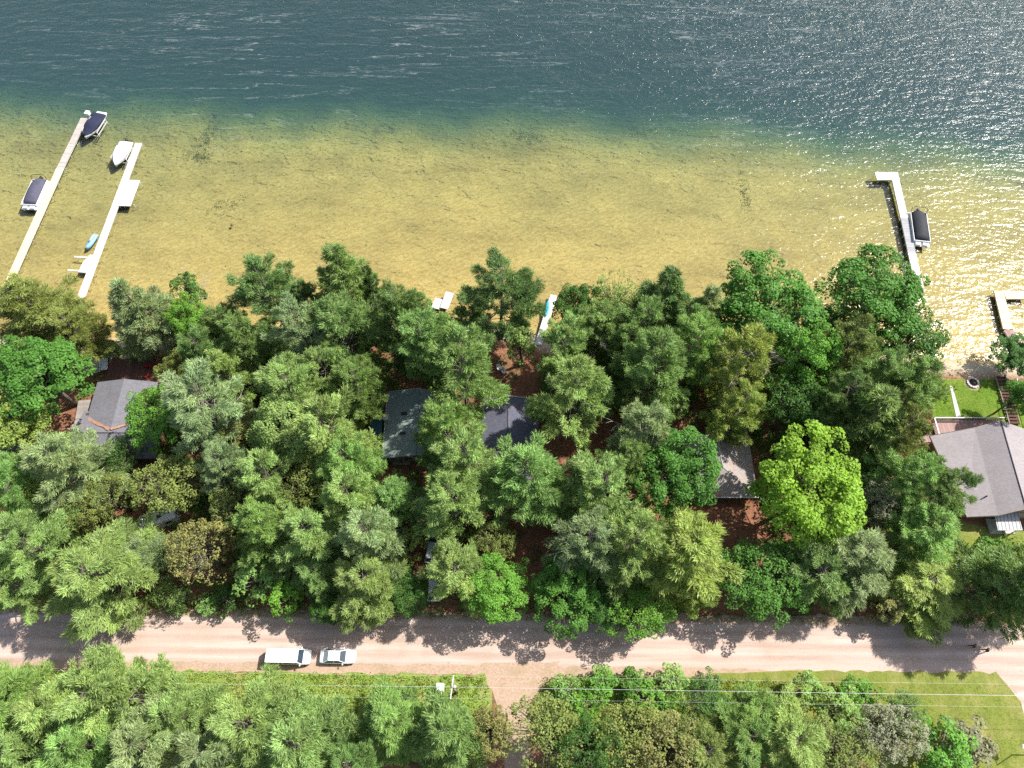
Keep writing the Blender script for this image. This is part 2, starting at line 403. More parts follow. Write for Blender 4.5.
# gravel drives joining the road from the south
def blob(pts, j, seed, n=6):
    r = random.Random(seed); o = []
    for i, (x, y) in enumerate(pts):
        x2, y2 = pts[(i + 1) % len(pts)]
        for k in range(n):
            t = k / n; o.append((x + (x2 - x) * t + r.uniform(-j, j), y + (y2 - y) * t + r.uniform(-j, j)))
    return o
sheet('gravel_drive', blob([at(480, 664), at(497, 705), at(505, 775), at(528, 775), at(532, 702), at(556, 672), at(560, 662)], .15, 5), LAND + .012, M['shoulder'])
sheet('gravel_drive', blob([(63.5, 10.5), (66.0, 6), (65.5, -8), (72, -8), (76, 11)], .12, 6), LAND + .012, M['road'])
# lawns
sheet('lawn', blob([at(712, 672), (64.2, 10.2), (66.6, 6), (66.2, -6), at(880, 775), at(790, 708), at(716, 690)], .2, 7, 10), LAND + .006, M['lawn'])
yardp = blob([(66.0, 53.3), (78, 53.0), (96, 52), (96, 43), (65, 43), (65.5, 48)], .12, 8, 10)
sheet('yard_lawn', yardp, LAND + .006, M['yard'])
sheet('side_lawn', blob([(54, 36), (66, 29.5), (80, 28), (80, 21), (54, 20)], .3, 9, 10), LAND + .006, M['lawn'])
strip_sheet('grass_verge', -160, -2.6, -4.0, -14, LAND + .005, M['verge'], .25, .6, 8)
strip_sheet('grass_verge', 3.0, 30, -4.0, -12, LAND + .005, M['verge'], .25, .6, 9)
sheet('beach', blob([(68.5, 56.3), (77.5, 55.8), (78, 53.4), (68, 53.5)], .12, 10), LAND + .003, M['shoulder']) if False else None

# the lake: one closed body of water
m, nt, out = mat('lake_water'); M['water'] = m
pos = nt.nodes.new('ShaderNodeNewGeometry').outputs['Position']
def mapped(scale, rz):
    a = nt.nodes.new('ShaderNodeMapping'); a.inputs['Scale'].default_value = scale; a.inputs['Rotation'].default_value = (0, 0, R(rz))
    nt.links.new(pos, a.inputs[0]); return a.outputs[0]
w1 = noise(nt, mapped((.42, 1.0, 1), -14), .55, 3, .5, .4)
w2 = noise(nt, mapped((.7, 1.0, 1), 20), 1.5, 3, .55, .3)
w3 = noise(nt, mapped((1, 1.3, 1), -35), 4.5, 2, .5, 0)
hgt = math_(nt, 'ADD', math_(nt, 'MULTIPLY', w1, .24), math_(nt, 'ADD', math_(nt, 'MULTIPLY', w2, .105), math_(nt, 'MULTIPLY', w3, .007)))
off_ = nt.nodes.new('ShaderNodeSeparateXYZ'); nt.links.new(pos, off_.inputs[0])
grow = nd(nt, 'ShaderNodeMapRange'); nt.links.new(off_.outputs[1], grow.inputs[0]); grow.inputs[1].default_value = 90; grow.inputs[2].default_value = 150; grow.inputs[3].default_value = 1.0; grow.inputs[4].default_value = 3.2
hgt = math_(nt, 'MULTIPLY', hgt, grow.outputs[0])
bp = nd(nt, 'ShaderNodeBump', Strength=1.0, Distance=1.0); nt.links.new(hgt, bp.inputs['Height'])
fr = nd(nt, 'ShaderNodeFresnel', IOR=1.33); nt.links.new(bp.outputs[0], fr.inputs['Normal'])
gl = nd(nt, 'ShaderNodeBsdfGlossy', Roughness=.14); nt.links.new(bp.outputs[0], gl.inputs['Normal'])
tr = nd(nt, 'ShaderNodeBsdfTransparent')
mx = nt.nodes.new('ShaderNodeMixShader'); nt.links.new(fr.outputs[0], mx.inputs[0]); nt.links.new(tr.outputs[0], mx.inputs[1]); nt.links.new(gl.outputs[0], mx.inputs[2])
# wave-crest glints painted into the surface as thin pale diffuse lines
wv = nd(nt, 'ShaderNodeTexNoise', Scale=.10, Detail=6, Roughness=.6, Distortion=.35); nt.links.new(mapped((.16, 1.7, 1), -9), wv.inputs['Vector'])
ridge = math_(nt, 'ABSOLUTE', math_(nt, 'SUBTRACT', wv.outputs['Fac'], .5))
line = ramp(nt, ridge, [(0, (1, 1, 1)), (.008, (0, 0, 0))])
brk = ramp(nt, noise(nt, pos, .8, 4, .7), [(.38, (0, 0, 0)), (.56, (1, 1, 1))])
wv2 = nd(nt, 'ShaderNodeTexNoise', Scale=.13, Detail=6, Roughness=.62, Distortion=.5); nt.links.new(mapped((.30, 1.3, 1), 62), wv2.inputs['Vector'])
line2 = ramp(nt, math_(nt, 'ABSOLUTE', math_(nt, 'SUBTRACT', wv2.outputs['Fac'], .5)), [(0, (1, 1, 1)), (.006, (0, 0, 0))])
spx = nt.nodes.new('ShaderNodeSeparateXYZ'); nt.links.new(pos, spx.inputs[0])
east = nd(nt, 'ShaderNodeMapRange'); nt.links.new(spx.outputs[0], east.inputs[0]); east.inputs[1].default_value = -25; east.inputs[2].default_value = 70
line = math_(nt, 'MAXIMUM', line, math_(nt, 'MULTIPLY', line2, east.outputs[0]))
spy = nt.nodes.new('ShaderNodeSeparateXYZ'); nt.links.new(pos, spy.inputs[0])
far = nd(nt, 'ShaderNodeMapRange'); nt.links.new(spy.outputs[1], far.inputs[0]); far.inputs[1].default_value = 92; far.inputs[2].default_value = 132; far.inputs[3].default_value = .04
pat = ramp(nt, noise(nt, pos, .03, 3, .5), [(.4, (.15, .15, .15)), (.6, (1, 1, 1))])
glint_fac = math_(nt, 'MULTIPLY', math_(nt, 'MULTIPLY', math_(nt, 'MULTIPLY', line, brk), far.outputs[0]), math_(nt, 'MULTIPLY', pat, .24))
glint_bsdf = nd(nt, 'ShaderNodeBsdfDiffuse'); glint_bsdf.inputs[0].default_value = (.75, .78, .8, 1)
mx2 = nt.nodes.new('ShaderNodeMixShader'); nt.links.new(glint_fac, mx2.inputs[0]); nt.links.new(mx.outputs[0], mx2.inputs[1]); nt.links.new(glint_bsdf.outputs[0], mx2.inputs[2])
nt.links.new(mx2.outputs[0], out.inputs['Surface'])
va = nd(nt, 'ShaderNodeVolumeAbsorption', Density=.40); va.inputs['Color'].default_value = (.42, .72, .60, 1)
vs_ = nd(nt, 'ShaderNodeVolumeScatter', Density=.085); vs_.inputs['Color'].default_value = (.42, .545, .95, 1)
vadd = nt.nodes.new('ShaderNodeAddShader'); nt.links.new(va.outputs[0], vadd.inputs[0]); nt.links.new(vs_.outputs[0], vadd.inputs[1])
nt.links.new(vadd.outputs[0], out.inputs['Volume'])
b = MB()
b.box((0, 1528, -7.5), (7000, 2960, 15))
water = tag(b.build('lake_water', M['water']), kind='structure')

# ------------------------------------------------------------------ trees
def leafmesh(name, C, D, U, L, W, tint, m):
    """quads centred at C, long axis D (unit), width axis U, half sizes L, W"""
    n = len(C)
    v = np.empty((n, 4, 3))
    v[:, 0] = C - D * L[:, None] * .9; v[:, 1] = C + U * W[:, None]
    v[:, 2] = C + D * L[:, None]; v[:, 3] = C - U * W[:, None]
    me = bpy.data.meshes.new(name)
    me.vertices.add(n * 4); me.vertices.foreach_set('co', v.reshape(-1))
    me.loops.add(n * 4); me.loops.foreach_set('vertex_index', np.arange(n * 4, dtype=np.int32))
    me.polygons.add(n); me.polygons.foreach_set('loop_start', np.arange(0, n * 4, 4, dtype=np.int32)); me.polygons.foreach_set('loop_total', np.full(n, 4, dtype=np.int32))
    a = me.color_attributes.new('tint', 'FLOAT_COLOR', 'CORNER')
    col = np.ones((n, 4, 4)); col[:, :, 0] = tint[:, 0][:, None]; col[:, :, 1] = tint[:, 1][:, None]
    a.data.foreach_set('color', col.reshape(-1))
    me.materials.append(m); me.update(calc_edges=True); me.validate()
    return me
def unit(a): return a / (np.linalg.norm(a, axis=-1, keepdims=True) + 1e-9)
def perp(D, r):
    q = unit(r.normal(size=D.shape)); return unit(np.cross(D, q))

def pine(seed, h=20.0, rad=5.5, base=.16, per=5, step=.95, droop=0.0, dens=1.0, power=.62, lean=.0):
    r = np.random.default_rng(seed)
    tb = MB(); sway = r.normal(0, .25, 2)
    def axis(z):
        t = z / h; return np.array([sway[0] * math.sin(t * 3) + lean * t * t * 3, sway[1] * math.sin(t * 2.3), z])
    tb.tube([axis(z) for z in np.linspace(-.6, h, 9)], list(np.linspace(.30, .03, 9)), 7)
    Cs = []; Ds = []; Ts = []
    z = h * base
    while z < h * .985:
        t = (z - h * base) / (h * (1 - base))
        for k in range(per + r.integers(-1, 2)):
            az = r.uniform(0, 2 * math.pi)
            L = rad * min(1.0, 1.12 * (1 - t) ** power + .05) * r.uniform(.55, 1.12) * (.75 + .25 * min(1, t * 5))
            up = (.08 + .45 * t) * r.uniform(.6, 1.3) - droop * (1 - t)
            d0 = np.array([math.cos(az), math.sin(az), 0]); p0 = axis(z)
            s = np.linspace(0, 1, 5)
            curve = lambda q: p0 + d0 * L * q + np.array([0, 0, 1]) * L * (up * q + (.10 - droop * .25) * q * q)
            rr = max(.025, .016 * L)
            if L > 1.4: tb.tube([curve(q) for q in s], [rr, rr * .8, rr * .6, rr * .4, rr * .2], 4, False)
            nt_ = int((4 + L * 9.0) * dens)
            q = r.uniform(.28, 1.0, nt_) ** .75
            side = np.array([-d0[1], d0[0], 0])
            wid = .25 * L * (1.05 - q) ** .6 + .20
            off = r.uniform(-1, 1, nt_) * wid
            c = np.array([curve(v) for v in q]) + side * off[:, None] + np.array([0, 0, 1]) * (r.normal(0, .13, nt_) + .10 - .10 * np.abs(off))[:, None]
            d = unit(d0 * .8 + side * np.sign(off)[:, None] * .55 + np.array([0, 0, .35]) + r.normal(0, .25, (nt_, 3)))
            Cs.append(c); Ds.append(d); Ts.append(np.stack([np.clip(r.normal(.5, .22) + r.normal(0, .14, nt_), 0, 1), np.clip(r.normal(.35, .25) + r.normal(0, .2, nt_), 0, 1)], 1))
        z += step * r.uniform(.7, 1.3)
    C = np.concatenate(Cs); D = np.concatenate(Ds); T = np.concatenate(Ts)
    k = 16; n = len(C)
    C = np.repeat(C, k, 0); D = np.repeat(D, k, 0); T = np.repeat(T, k, 0)
    D2 = unit(D * 1.0 + r.normal(0, .36, (n * k, 3)) + np.array([0, 0, .10]))
    Lh = r.uniform(.17, .36, n * k); W = r.uniform(.026, .048, n * k)
    C = C + D2 * Lh[:, None] * .8 + r.normal(0, .14, (n * k, 3))
    return tb.mesh('trunk', M['bark']), leafmesh('crown', C, D2, perp(D2, r), Lh, W, T, M['needle'])

def broadleaf(seed, h=15.0, rad=6.2, nclump=88, crad=1.3, leaves=120, leaf=.155, flat=.62, base=.3, bare=.0, open_=.0):
    r = np.random.default_rng(seed)
    tb = MB(); tb.tube([(0, 0, -.6), (r.normal(0, .1), r.normal(0, .1), h * .25), (r.normal(0, .3), r.normal(0, .3), h * .55), (r.normal(0, .5), r.normal(0, .5), h * .85)], [.34, .27, .17, .04], 7)
    zc = h * (base + 1) / 2; hz = h * (1 - base) / 2
    lump = [(unit(r.normal(size=3) + np.array([0, 0, .3])), r.uniform(.15, .42)) for _ in range(8)]
    Cs = []; Ns = []; Ts = []
    for i in range(nclump):
        d = unit(r.normal(size=3)); d[2] = d[2] if d[2] > -.45 else -d[2]
        d = unit(d)
        k = .70 + sum(a * max(0, float(d @ v)) ** 7 for v, a in lump) + r.normal(0, .09); k = min(k, 1.12)
        if i % 4 == 0: k *= r.uniform(.45, .75)
        p = np.array([d[0] * rad * k, d[1] * rad * k, zc + d[2] * hz * k * 1.02])
        w0 = np.array([0, 0, h * (.28 + .3 * r.uniform())])
        mid = (w0 + p) / 2 + np.array([0, 0, .35])
        tb.tube([w0, mid, p], [.075, .05, .018], 4, False)
        cr = crad * r.uniform(.6, 1.35)
        n = int(leaves * (cr / crad) ** 1.7 * (1 - open_ * r.uniform()))
        if r.uniform() < bare: n = n // 6
        e = unit(r.normal(size=(n, 3)) + d * .5 + np.array([0, 0, .45]))
        rr = cr * r.uniform(.55, 1.0, n) ** .5
        c = p + e * rr[:, None] * np.array([1, 1, flat])
        Cs.append(c); Ns.append(unit(e * .55 + np.array([0, 0, .55]) + r.normal(0, .42, (n, 3))))
        Ts.append(np.stack([np.clip(r.normal(.5, .16) + r.normal(0, .2, n), 0, 1), np.clip(r.normal(.35, .25) + r.normal(0, .22, n), 0, 1)], 1))
    C = np.concatenate(Cs); N = np.concatenate(Ns); T = np.concatenate(Ts); n = len(C)
    D = perp(N, r); U = np.cross(N, D)
    Lh = leaf * r.uniform(.75, 1.35, n); W = Lh * r.uniform(.6, .85, n)
    return tb.mesh('trunk', M['bark']), leafmesh('crown', C, D, U, Lh, W, T, M['leaf'])

PROTO = {
 'pine': [pine(6, per=5, power=.55, lean=.25, dens=1.1), pine(7, per=4, step=1.25, dens=1.3, power=.42, base=.28, lean=-.2), pine(1), pine(2, per=4, power=.5, dens=1.15), pine(3, base=.3, power=.75), pine(4, per=6, step=1.0, power=.45, base=.35), pine(5, per=4, step=1.15, dens=1.25, power=.55)],
 'fir': [pine(21, droop=.16, per=5, step=.95, power=.9, base=.08, rad=4.6), pine(22, droop=.10, per=5, step=1.05, power=1.0, base=.1, rad=4.6, dens=.95)],
 'maple': [broadleaf(31, nclump=150, crad=.98, leaves=98), broadleaf(32, nclump=175, crad=.9, leaves=88), broadleaf(33, nclump=125, crad=1.1, leaves=118), broadleaf(36, nclump=150, crad=.98, leaves=80, open_=.4)],
 'oak': [broadleaf(41, h=13, rad=5.0, nclump=210, crad=.62, leaves=38, leaf=.13, flat=.9, open_=.5), broadleaf(42, h=13, rad=5.0, nclump=180, crad=.7, leaves=42, leaf=.13, open_=.6, bare=.1)],
 'sapling': [broadleaf(51, h=7, rad=2.6, nclump=42, crad=.62, leaves=42, leaf=.15, base=.15), broadleaf(52, h=7, rad=2.6, nclump=34, crad=.7, leaves=45, leaf=.16, base=.12)],
 'shrub': [broadleaf(61, h=2.6, rad=1.7, nclump=44, crad=.42, leaves=36, leaf=.10, base=.02), broadleaf(62, h=2.6, rad=1.7, nclump=38, crad=.48, leaves=40, leaf=.11, base=.02, open_=.4)],
}
DIM = {'pine': (20, 5.5, .64), 'fir': (20, 4.6, .5), 'maple': (15, 6.2, .62), 'oak': (13, 5.1, .62), 'sapling': (7, 2.7, .6), 'shrub': (2.6, 1.8, .5)}
NAME = {'pine': 'pine_tree', 'fir': 'fir_tree', 'maple': 'maple_tree', 'oak': 'oak_tree', 'sapling': 'sapling', 'shrub': 'shrub'}
CAT = {'pine': 'pine tree', 'fir': 'fir tree', 'maple': 'leafy tree', 'oak': 'leafy tree', 'sapling': 'sapling', 'shrub': 'shrub'}
HUE = {  # leaf colours
 'pale': (0.275, 0.395, 0.123), 'silver': (0.271, 0.369, 0.170), 'mid': (0.187, 0.298, 0.087), 'deep': (0.135, 0.232, 0.070), 'olive': (0.201, 0.255, 0.070),
 'yellow': (0.302, 0.398, 0.096), 'lime': (.245, .405, .042), 'bright': (0.146, 0.322, 0.049), 'maple': (0.096, 0.228, 0.040), 'dark': (0.070, 0.164, 0.035),
 'brown': (0.275, 0.281, 0.099), 'grey': (0.240, 0.263, 0.175), 'fresh': (0.222, 0.372, 0.105)}
def dead_limbs(seed):
    r = np.random.default_rng(seed); b = MB()
    for i in range(7):
        az = r.uniform(0, 2 * math.pi); z = r.uniform(9, 16.5); L = r.uniform(3.2, 5.6); d = np.array([math.cos(az), math.sin(az), 0]); s_ = np.array([-d[1], d[0], 0])
        p = lambda q: d * L * q + np.array([0, 0, z + L * (.12 * q + .22 * q * q)])
        b.tube([p(0), p(.35), p(.7), p(1)], [.085, .06, .035, .012], 5, False)
        for q in (.4, .6, .78):
            w_ = r.choice([-1, 1]) * L * (1 - q) * .9
            b.tube([p(q), p(q + .12) + s_ * w_ * .5 + np.array([0, 0, .15]), p(q + .18) + s_ * w_ + np.array([0, 0, .5])], [.045, .03, .01], 4, False)
    return b.mesh('bare_limb', M['deadwood'])
DEAD = [dead_limbs(71), dead_limbs(72)]
TREES = []
tr_rng = random.Random(5)
def tree(kind, px, py, rpx, h, hue, label, group=None, proto=None, lean=None):
    H0, R0, cz = DIM[kind]
    if 555 < py < 625 and h > 8 and px < 960: h *= .84
    x, y = at(px, py, LAND + h * cz)
    rad = rpx / 7.05 * ({'pine': 1.16, 'fir': 1.4, 'maple': 1.06, 'oak': 1.12}.get(kind, 1.05) * (1.1 if py < 335 and kind != 'fir' else 1) if py < 664 else 1.04)
    ps = PROTO[kind]; i = tr_rng.randrange(len(ps)) if proto is None else proto
    root = thing(NAME[kind], label, CAT[kind], (x, y, float(ground_z(x, y)) if y > 50 else LAND), tr_rng.uniform(0, 6.28), group)
    root.scale = (rad / R0, rad / R0 * tr_rng.uniform(.92, 1.08), h / H0)
    if lean: root.rotation_euler = (lean[0], lean[1], root.rotation_euler[2])
    c = HUE[hue]; k = tr_rng.uniform(.9, 1.1); g = tr_rng.uniform(-.06, .06)
    for nm, me in zip(('trunk', 'crown'), ps[i]):
        o = bpy.data.objects.new(nm, me); COL.objects.link(o); o.parent = root
        if nm == 'crown': o.color = (c[0] * k * (1 + g), c[1] * k, c[2] * k * (1 - g), 1)
    if 'bare' in label or 'thinning' in label:
        o = bpy.data.objects.new('bare_limb', DEAD[len(TREES) % 2]); COL.objects.link(o); o.parent = root
        if kind != 'pine': o.scale = (1, 1, H0 / 20)
        else: o.scale = (1.05, 1.05, 1)
    TREES.append((root, x, y, rad, h)); return root
TREE_LIST = [
# --- lake shore, west to east
('pine', 25, 312, 44, 17, 'olive', 'olive green pine at the lake edge beside the foot of the long cream dock'),
('pine', 78, 332, 30, 13, 'olive', 'low olive pine overhanging the water under the foot of the white dock with platform'),
('maple', 42, 378, 52, 15, 'maple', 'big rich green leafy tree filling the shore left of the slate-roofed cabin'),
('maple', 18, 428, 34, 13, 'yellow', 'yellow green leafy tree at the left picture edge above the dark roof corner'),
('maple', 60, 450, 16, 9, 'fresh', 'small fresh green leafy tree beside the clay patio of the slate-roofed cabin'),
('fir', 146, 318, 32, 18, 'silver', 'grey green tiered fir at the water, north of the red deck chairs'),
('sapling', 187, 288, 16, 9, 'dark', 'thin dark tree with bare grey twigs poking over the water beside the tiered fir'),
('maple', 194, 322, 22, 12, 'bright', 'bright green leafy tree behind the tiered grey green fir on the shore'),
('pine', 206, 358, 28, 17, 'mid', 'mid green pine between the bright shore tree and the long row of pale pines'),
('shrub', 113, 349, 12, 2.5, 'fresh', 'light green bush on the beach beside the boardwalk of the slate-roofed cabin'),
('shrub', 137, 352, 10, 2.4, 'bright', 'darker green bush right of the boardwalk at the beach'),
('maple', 182, 374, 20, 11, 'olive', 'olive rounded tree right behind the red deck chairs'),
('pine', 243, 345, 30, 18, 'mid', 'mid green pine behind the shore, second row, left of the tall shore pines'),
('pine', 268, 295, 36, 20, 'mid', 'tall pine at the water, left one of the two tallest shoreline pines', ),
('pine', 303, 338, 32, 19, 'silver', 'greyish pine standing between and behind the two tallest shoreline pines'),
('fir', 342, 285, 33, 22, 'mid', 'tallest tiered conifer of the shore, pointed top over the sandy shallows'),
('pine', 346, 330, 36, 20, 'mid', 'broad pine directly behind the tallest tiered shore conifer'),
('fir', 374, 292, 16, 17, 'deep', 'slender dark conifer with a bare white branch beside the tallest tiered conifer'),
('pine', 328, 376, 28, 17, 'pale', 'pale pine in the third row inland of the tallest shore conifer'),
('pine', 228, 378, 26, 17, 'pale', 'pale pine north-east of the tree with bare white limbs'),
('pine', 398, 318, 32, 20, 'deep', 'deep green pine at the water left of the small grey dock sections'),
('maple', 446, 337, 20, 14, 'fresh', 'yellowish leafy tree just inland of the small grey dock sections'),
('pine', 425, 345, 32, 20, 'mid', 'mid green pine north of the green-roofed cabin'),
('pine', 462, 368, 42, 21, 'mid', 'large pine in the gap between the green and dark blue roofs, lake side'),
('pine', 500, 295, 36, 19, 'deep', 'dark pine standing alone at the water left of the dock with turquoise float'),
('sapling', 522, 345, 18, 10, 'mid', 'small conical tree between the lone dark shore pine and the dock with turquoise float'),
('maple', 578, 308, 24, 12, 'dark', 'dark round leafy tree at the water right of the dock with turquoise float'),
('pine', 566, 345, 28, 17, 'pale', 'pale pine at the foot of the dock with turquoise float'),
('pine', 574, 388, 37, 20, 'pale', 'large pale pine north-east of the dark blue roof'),
('oak', 616, 300, 22, 14, 'pale', 'sparse airy tree at the water with sand showing through its crown'),
('fir', 662, 300, 30, 20, 'deep', 'dark pointed conifer on the shore left of the two big round dark trees'),
('pine', 640, 325, 28, 18, 'mid', 'dusky pine behind the dark pointed shore conifer'),
('fir', 702, 312, 22, 17, 'silver', 'feathery grey green conifer touching the left side of the bigger round dark tree'),
('pine', 626, 350, 25, 18, 'mid', 'mid green pine behind the sparse airy shore tree'),
('pine', 655, 368, 40, 21, 'mid', 'wide pine with fanned boughs, second row west of the bigger round dark tree'),
('pine', 692, 350, 28, 18, 'fresh', 'fresh green pine left of and behind the bigger round dark shore tree'),
('pine', 742, 362, 34, 20, 'yellow', 'yellowish open pine with bare grey limbs south of the bigger round dark shore tree'),
('pine', 738, 408, 26, 16, 'yellow', 'lower yellowish pine north of the worn grey roof'),
('maple', 770, 306, 50, 17, 'maple', 'bigger of the two round dark leafy trees at the water, left one'),
('pine', 226, 325, 24, 14, 'mid', 'dusky pine filling the shore between the bright shore tree and the tall shore pines'),
('pine', 308, 305, 22, 15, 'deep', 'deep green pine in the gap between the two tallest shoreline conifers'),
('maple', 418, 312, 15, 9, 'fresh', 'small yellowish leafy tree at the water beside the grey dock sections'),
('pine', 602, 328, 24, 14, 'mid', 'mid green pine behind the dark round leafy tree near the turquoise float'),
('pine', 684, 318, 26, 15, 'mid', 'mid green pine filling the shore between the dark pointed and the feathery conifer'),
('maple', 716, 338, 24, 12, 'maple', 'rich green leafy tree under the feathery grey green conifer'),
('maple', 828, 330, 24, 12, 'dark', 'dark leafy tree in the gap between the two round shore trees'),
('pine', 470, 318, 20, 12, 'deep', 'deep green low pine at the water left of the lone dark shore pine'),
('maple', 812, 365, 34, 15, 'bright', 'bright green leafy tree south-east of the bigger round dark shore tree'),
('maple', 880, 305, 52, 17, 'maple', 'round dark leafy tree at the water beside the foot of the white L-shaped dock'),
('pine', 846, 348, 30, 18, 'olive', 'olive pine wedged between the two round dark shore trees'),
('maple', 908, 342, 36, 13, 'dark', 'dark leafy tree leaning over the glittering water east of the L-shaped dock'),
('pine', 878, 378, 30, 18, 'mid', 'mid green pine inland of the round dark tree by the L-shaped dock'),
('pine', 914, 388, 34, 17, 'mid', 'bushy pine at the left edge of the fire pit lawn'),
('pine', 843, 402, 32, 18, 'deep', 'deep green pine with drooping boughs north of the lime yellow tree'),
('maple', 792, 405, 32, 14, 'dark', 'shaded dark leafy tree north-east of the worn grey roof'),
('fir', 860, 425, 36, 19, 'mid', 'spiky conifer with long fanned boughs just above the lime yellow tree'),
('pine', 897, 432, 28, 16, 'olive', 'olive pine beside the wooden steps of the mauve-grey roofed house'),
# --- middle band
('maple', 158, 420, 31, 14, 'bright', 'bright green leafy tree touching the right side of the slate roof'),
('maple', 150, 400, 12, 7, 'olive', 'small olive tree overhanging the lake end of the slate roof'),
('pine', 208, 408, 42, 20, 'silver', 'silvery pine with bare white limbs in its middle'),
('maple', 236, 436, 25, 13, 'brown', 'brownish leafy tree south-east of the pine with bare white limbs'),
('pine', 296, 398, 34, 19, 'pale', 'pale pine north of the brightest pale pine in the left woods'),
('maple', 284, 440, 36, 16, 'pale', 'pale rounded tree between the brownish tree and the brightest pale pine'),
('pine', 228, 470, 23, 15, 'silver', 'small silvery pine south of the brownish leafy tree'),
('pine', 272, 478, 32, 18, 'pale', 'pale pine west of the dense olive conifer'),
('pine', 330, 432, 42, 20, 'pale', 'brightest large pale pine west of the red brown yard of the green-roofed cabin'),
('pine', 350, 468, 28, 17, 'fresh', 'fresh green pine south-west of the green-roofed cabin'),
('pine', 360, 392, 26, 17, 'mid', 'shaded pine north-west of the green-roofed cabin'),
('oak', 176, 486, 33, 13, 'olive', 'wide olive leafy tree south-east of the slate roof, small fine leaves'),
('oak', 108, 496, 22, 11, 'olive', 'smaller olive leafy tree between slate roof and the huge pale roadside pine'),
('oak', 126, 456, 18, 10, 'dark', 'dark olive tree overlapping the south corner of the slate roof'),
('pine', 64, 472, 40, 18, 'silver', 'silvery pine directly south-west of the slate roof'),
('pine', 14, 492, 30, 17, 'fresh', 'fresh green pine at the left picture edge south of the dark roof corner'),
('maple', 38, 500, 24, 12, 'yellow', 'yellow green leafy tree between the silvery pine and the left picture edge'),
('oak', 88, 518, 20, 11, 'olive', 'small olive tree touching the north-west side of the huge pale roadside pine'),
('pine', 36, 545, 34, 18, 'pale', 'pale pine west of the huge roadside pine'),
('pine', 12, 585, 30, 17, 'pale', 'pale pine at the road beside the left picture edge'),
('pine', 110, 570, 50, 18, 'pale', 'huge pale pine overhanging the road, the largest crown of the left woods'),
('pine', 150, 556, 24, 13, 'silver', 'silvery pine south of the half hidden white trailer'),
('oak', 200, 550, 28, 14, 'brown', 'yellow brown leafy tree with thinning twigs east of the huge roadside pine'),
('oak', 236, 505, 22, 12, 'olive', 'olive leafy tree north-east of the yellow brown thinning tree'),
('pine', 260, 530, 30, 18, 'fresh', 'fresh pale pine with fan shaped boughs, midway up the left woods'),
('sapling', 262, 578, 22, 8, 'fresh', 'fresh green young tree near the road below the fan-boughed pine'),
('shrub', 206, 605, 11, 2.4, 'fresh', 'light green bush at the north edge of the road, left woods'),
('shrub', 180, 600, 13, 2.6, 'deep', 'dark bush between the huge roadside pine and the light green roadside bush'),
('shrub', 228, 598, 14, 2.8, 'dark', 'dark bush right of the light green roadside bush'),
('sapling', 288, 598, 17, 7, 'bright', 'bright leafy young tree at the roadside north of the white van'),
('pine', 306, 538, 34, 16, 'pale', 'pale pine below the dense olive conifer'),
('oak', 308, 490, 26, 14, 'olive', 'dense dark olive conifer-like tree among pale pines in the left woods'),
('pine', 350, 498, 32, 18, 'pale', 'pale pine south of the fresh green pine by the green-roofed cabin'),
('pine', 368, 535, 32, 18, 'silver', 'silvery pine north of the pine that hangs over the road'),
('pine', 391, 498, 29, 14, 'fresh', 'young fresh green pine below the green-roofed cabin, standing on red brown needles'),
('pine', 362, 585, 36, 15, 'pale', 'pale pine with boughs hanging over the road north of the white sedan'),
('sapling', 410, 545, 15, 7, 'yellow', 'yellow green young tree left of the half hidden silver car'),
('maple', 406, 592, 22, 9, 'dark', 'shaded dark leafy tree at the road between two overhanging pale pines'),
('pine', 322, 578, 24, 13, 'mid', 'shaded pine between the bright roadside young tree and an overhanging pine'),
('maple', 330, 606, 16, 6, 'dark', 'low dark leafy tree at the road edge above the white sedan'),
('pine', 458, 501, 35, 19, 'pale', 'pale pine south of the gap between the green and dark blue roofs'),
('pine', 446, 428, 30, 20, 'fresh', 'fresh pine covering the right half of the green roof'),
('pine', 462, 458, 38, 20, 'pale', 'broad pale pine between the green and dark blue roofs, road side'),
('pine', 461, 574, 30, 15, 'pale', 'pale pine at the road between the two half hidden cars and the bright roadside tree'),
('pine', 524, 482, 39, 19, 'fresh', 'pine with star shaped boughs spread over the dark blue roof'),
('pine', 552, 506, 17, 11, 'pale', 'small pale pine standing alone on the red needle clearing'),
('oak', 498, 541, 20, 8, 'olive', 'small grey olive tree on open red needles south of the dark blue roof'),
('maple', 502, 590, 31, 12, 'bright', 'bright green leafy tree overhanging the road above the gravel drive, left one'),
('maple', 562, 588, 31, 12, 'maple', 'rich green leafy tree beside the road right of the bright one above the gravel drive'),
('pine', 600, 482, 36, 18, 'pale', 'pale pine east of the red needle clearing'),
('pine', 587, 543, 34, 18, 'silver', 'silvery pine south of the red needle clearing with bare grey branches'),
('pine', 628, 545, 34, 19, 'pale', 'pale pine between the silvery and the yellow pale pines, right of the clearing'),
('pine', 640, 432, 32, 17, 'silver', 'silvery pine with bare branches west of the worn grey roof'),
('maple', 674, 476, 41, 15, 'maple', 'round rich green leafy tree overlapping the west side of the worn grey roof'),
('pine', 625, 460, 26, 17, 'mid', 'mid green pine left of the round tree by the worn grey roof'),
('pine', 682, 548, 44, 17, 'yellow', 'large yellowish pale pine west of the dark drive below the worn grey roof'),
('maple', 640, 612, 28, 10, 'bright', 'bright leafy tree pushing furthest out over the road'),
('maple', 604, 606, 20, 9, 'dark', 'dark leafy tree at the road left of the one pushing furthest out'),
('pine', 698, 592, 18, 11, 'yellow', 'little yellowish pine at the road below the large yellowish pale pine'),
('maple', 808, 490, 53, 17, 'lime', 'glowing lime yellow leafy tree beside the worn grey roof', None, 1),
('maple', 762, 578, 38, 13, 'maple', 'rich green leafy tree at the road below the lime yellow tree'),
('pine', 818, 575, 34, 14, 'mid', 'mid green pine south of the lime yellow tree, over the road'),
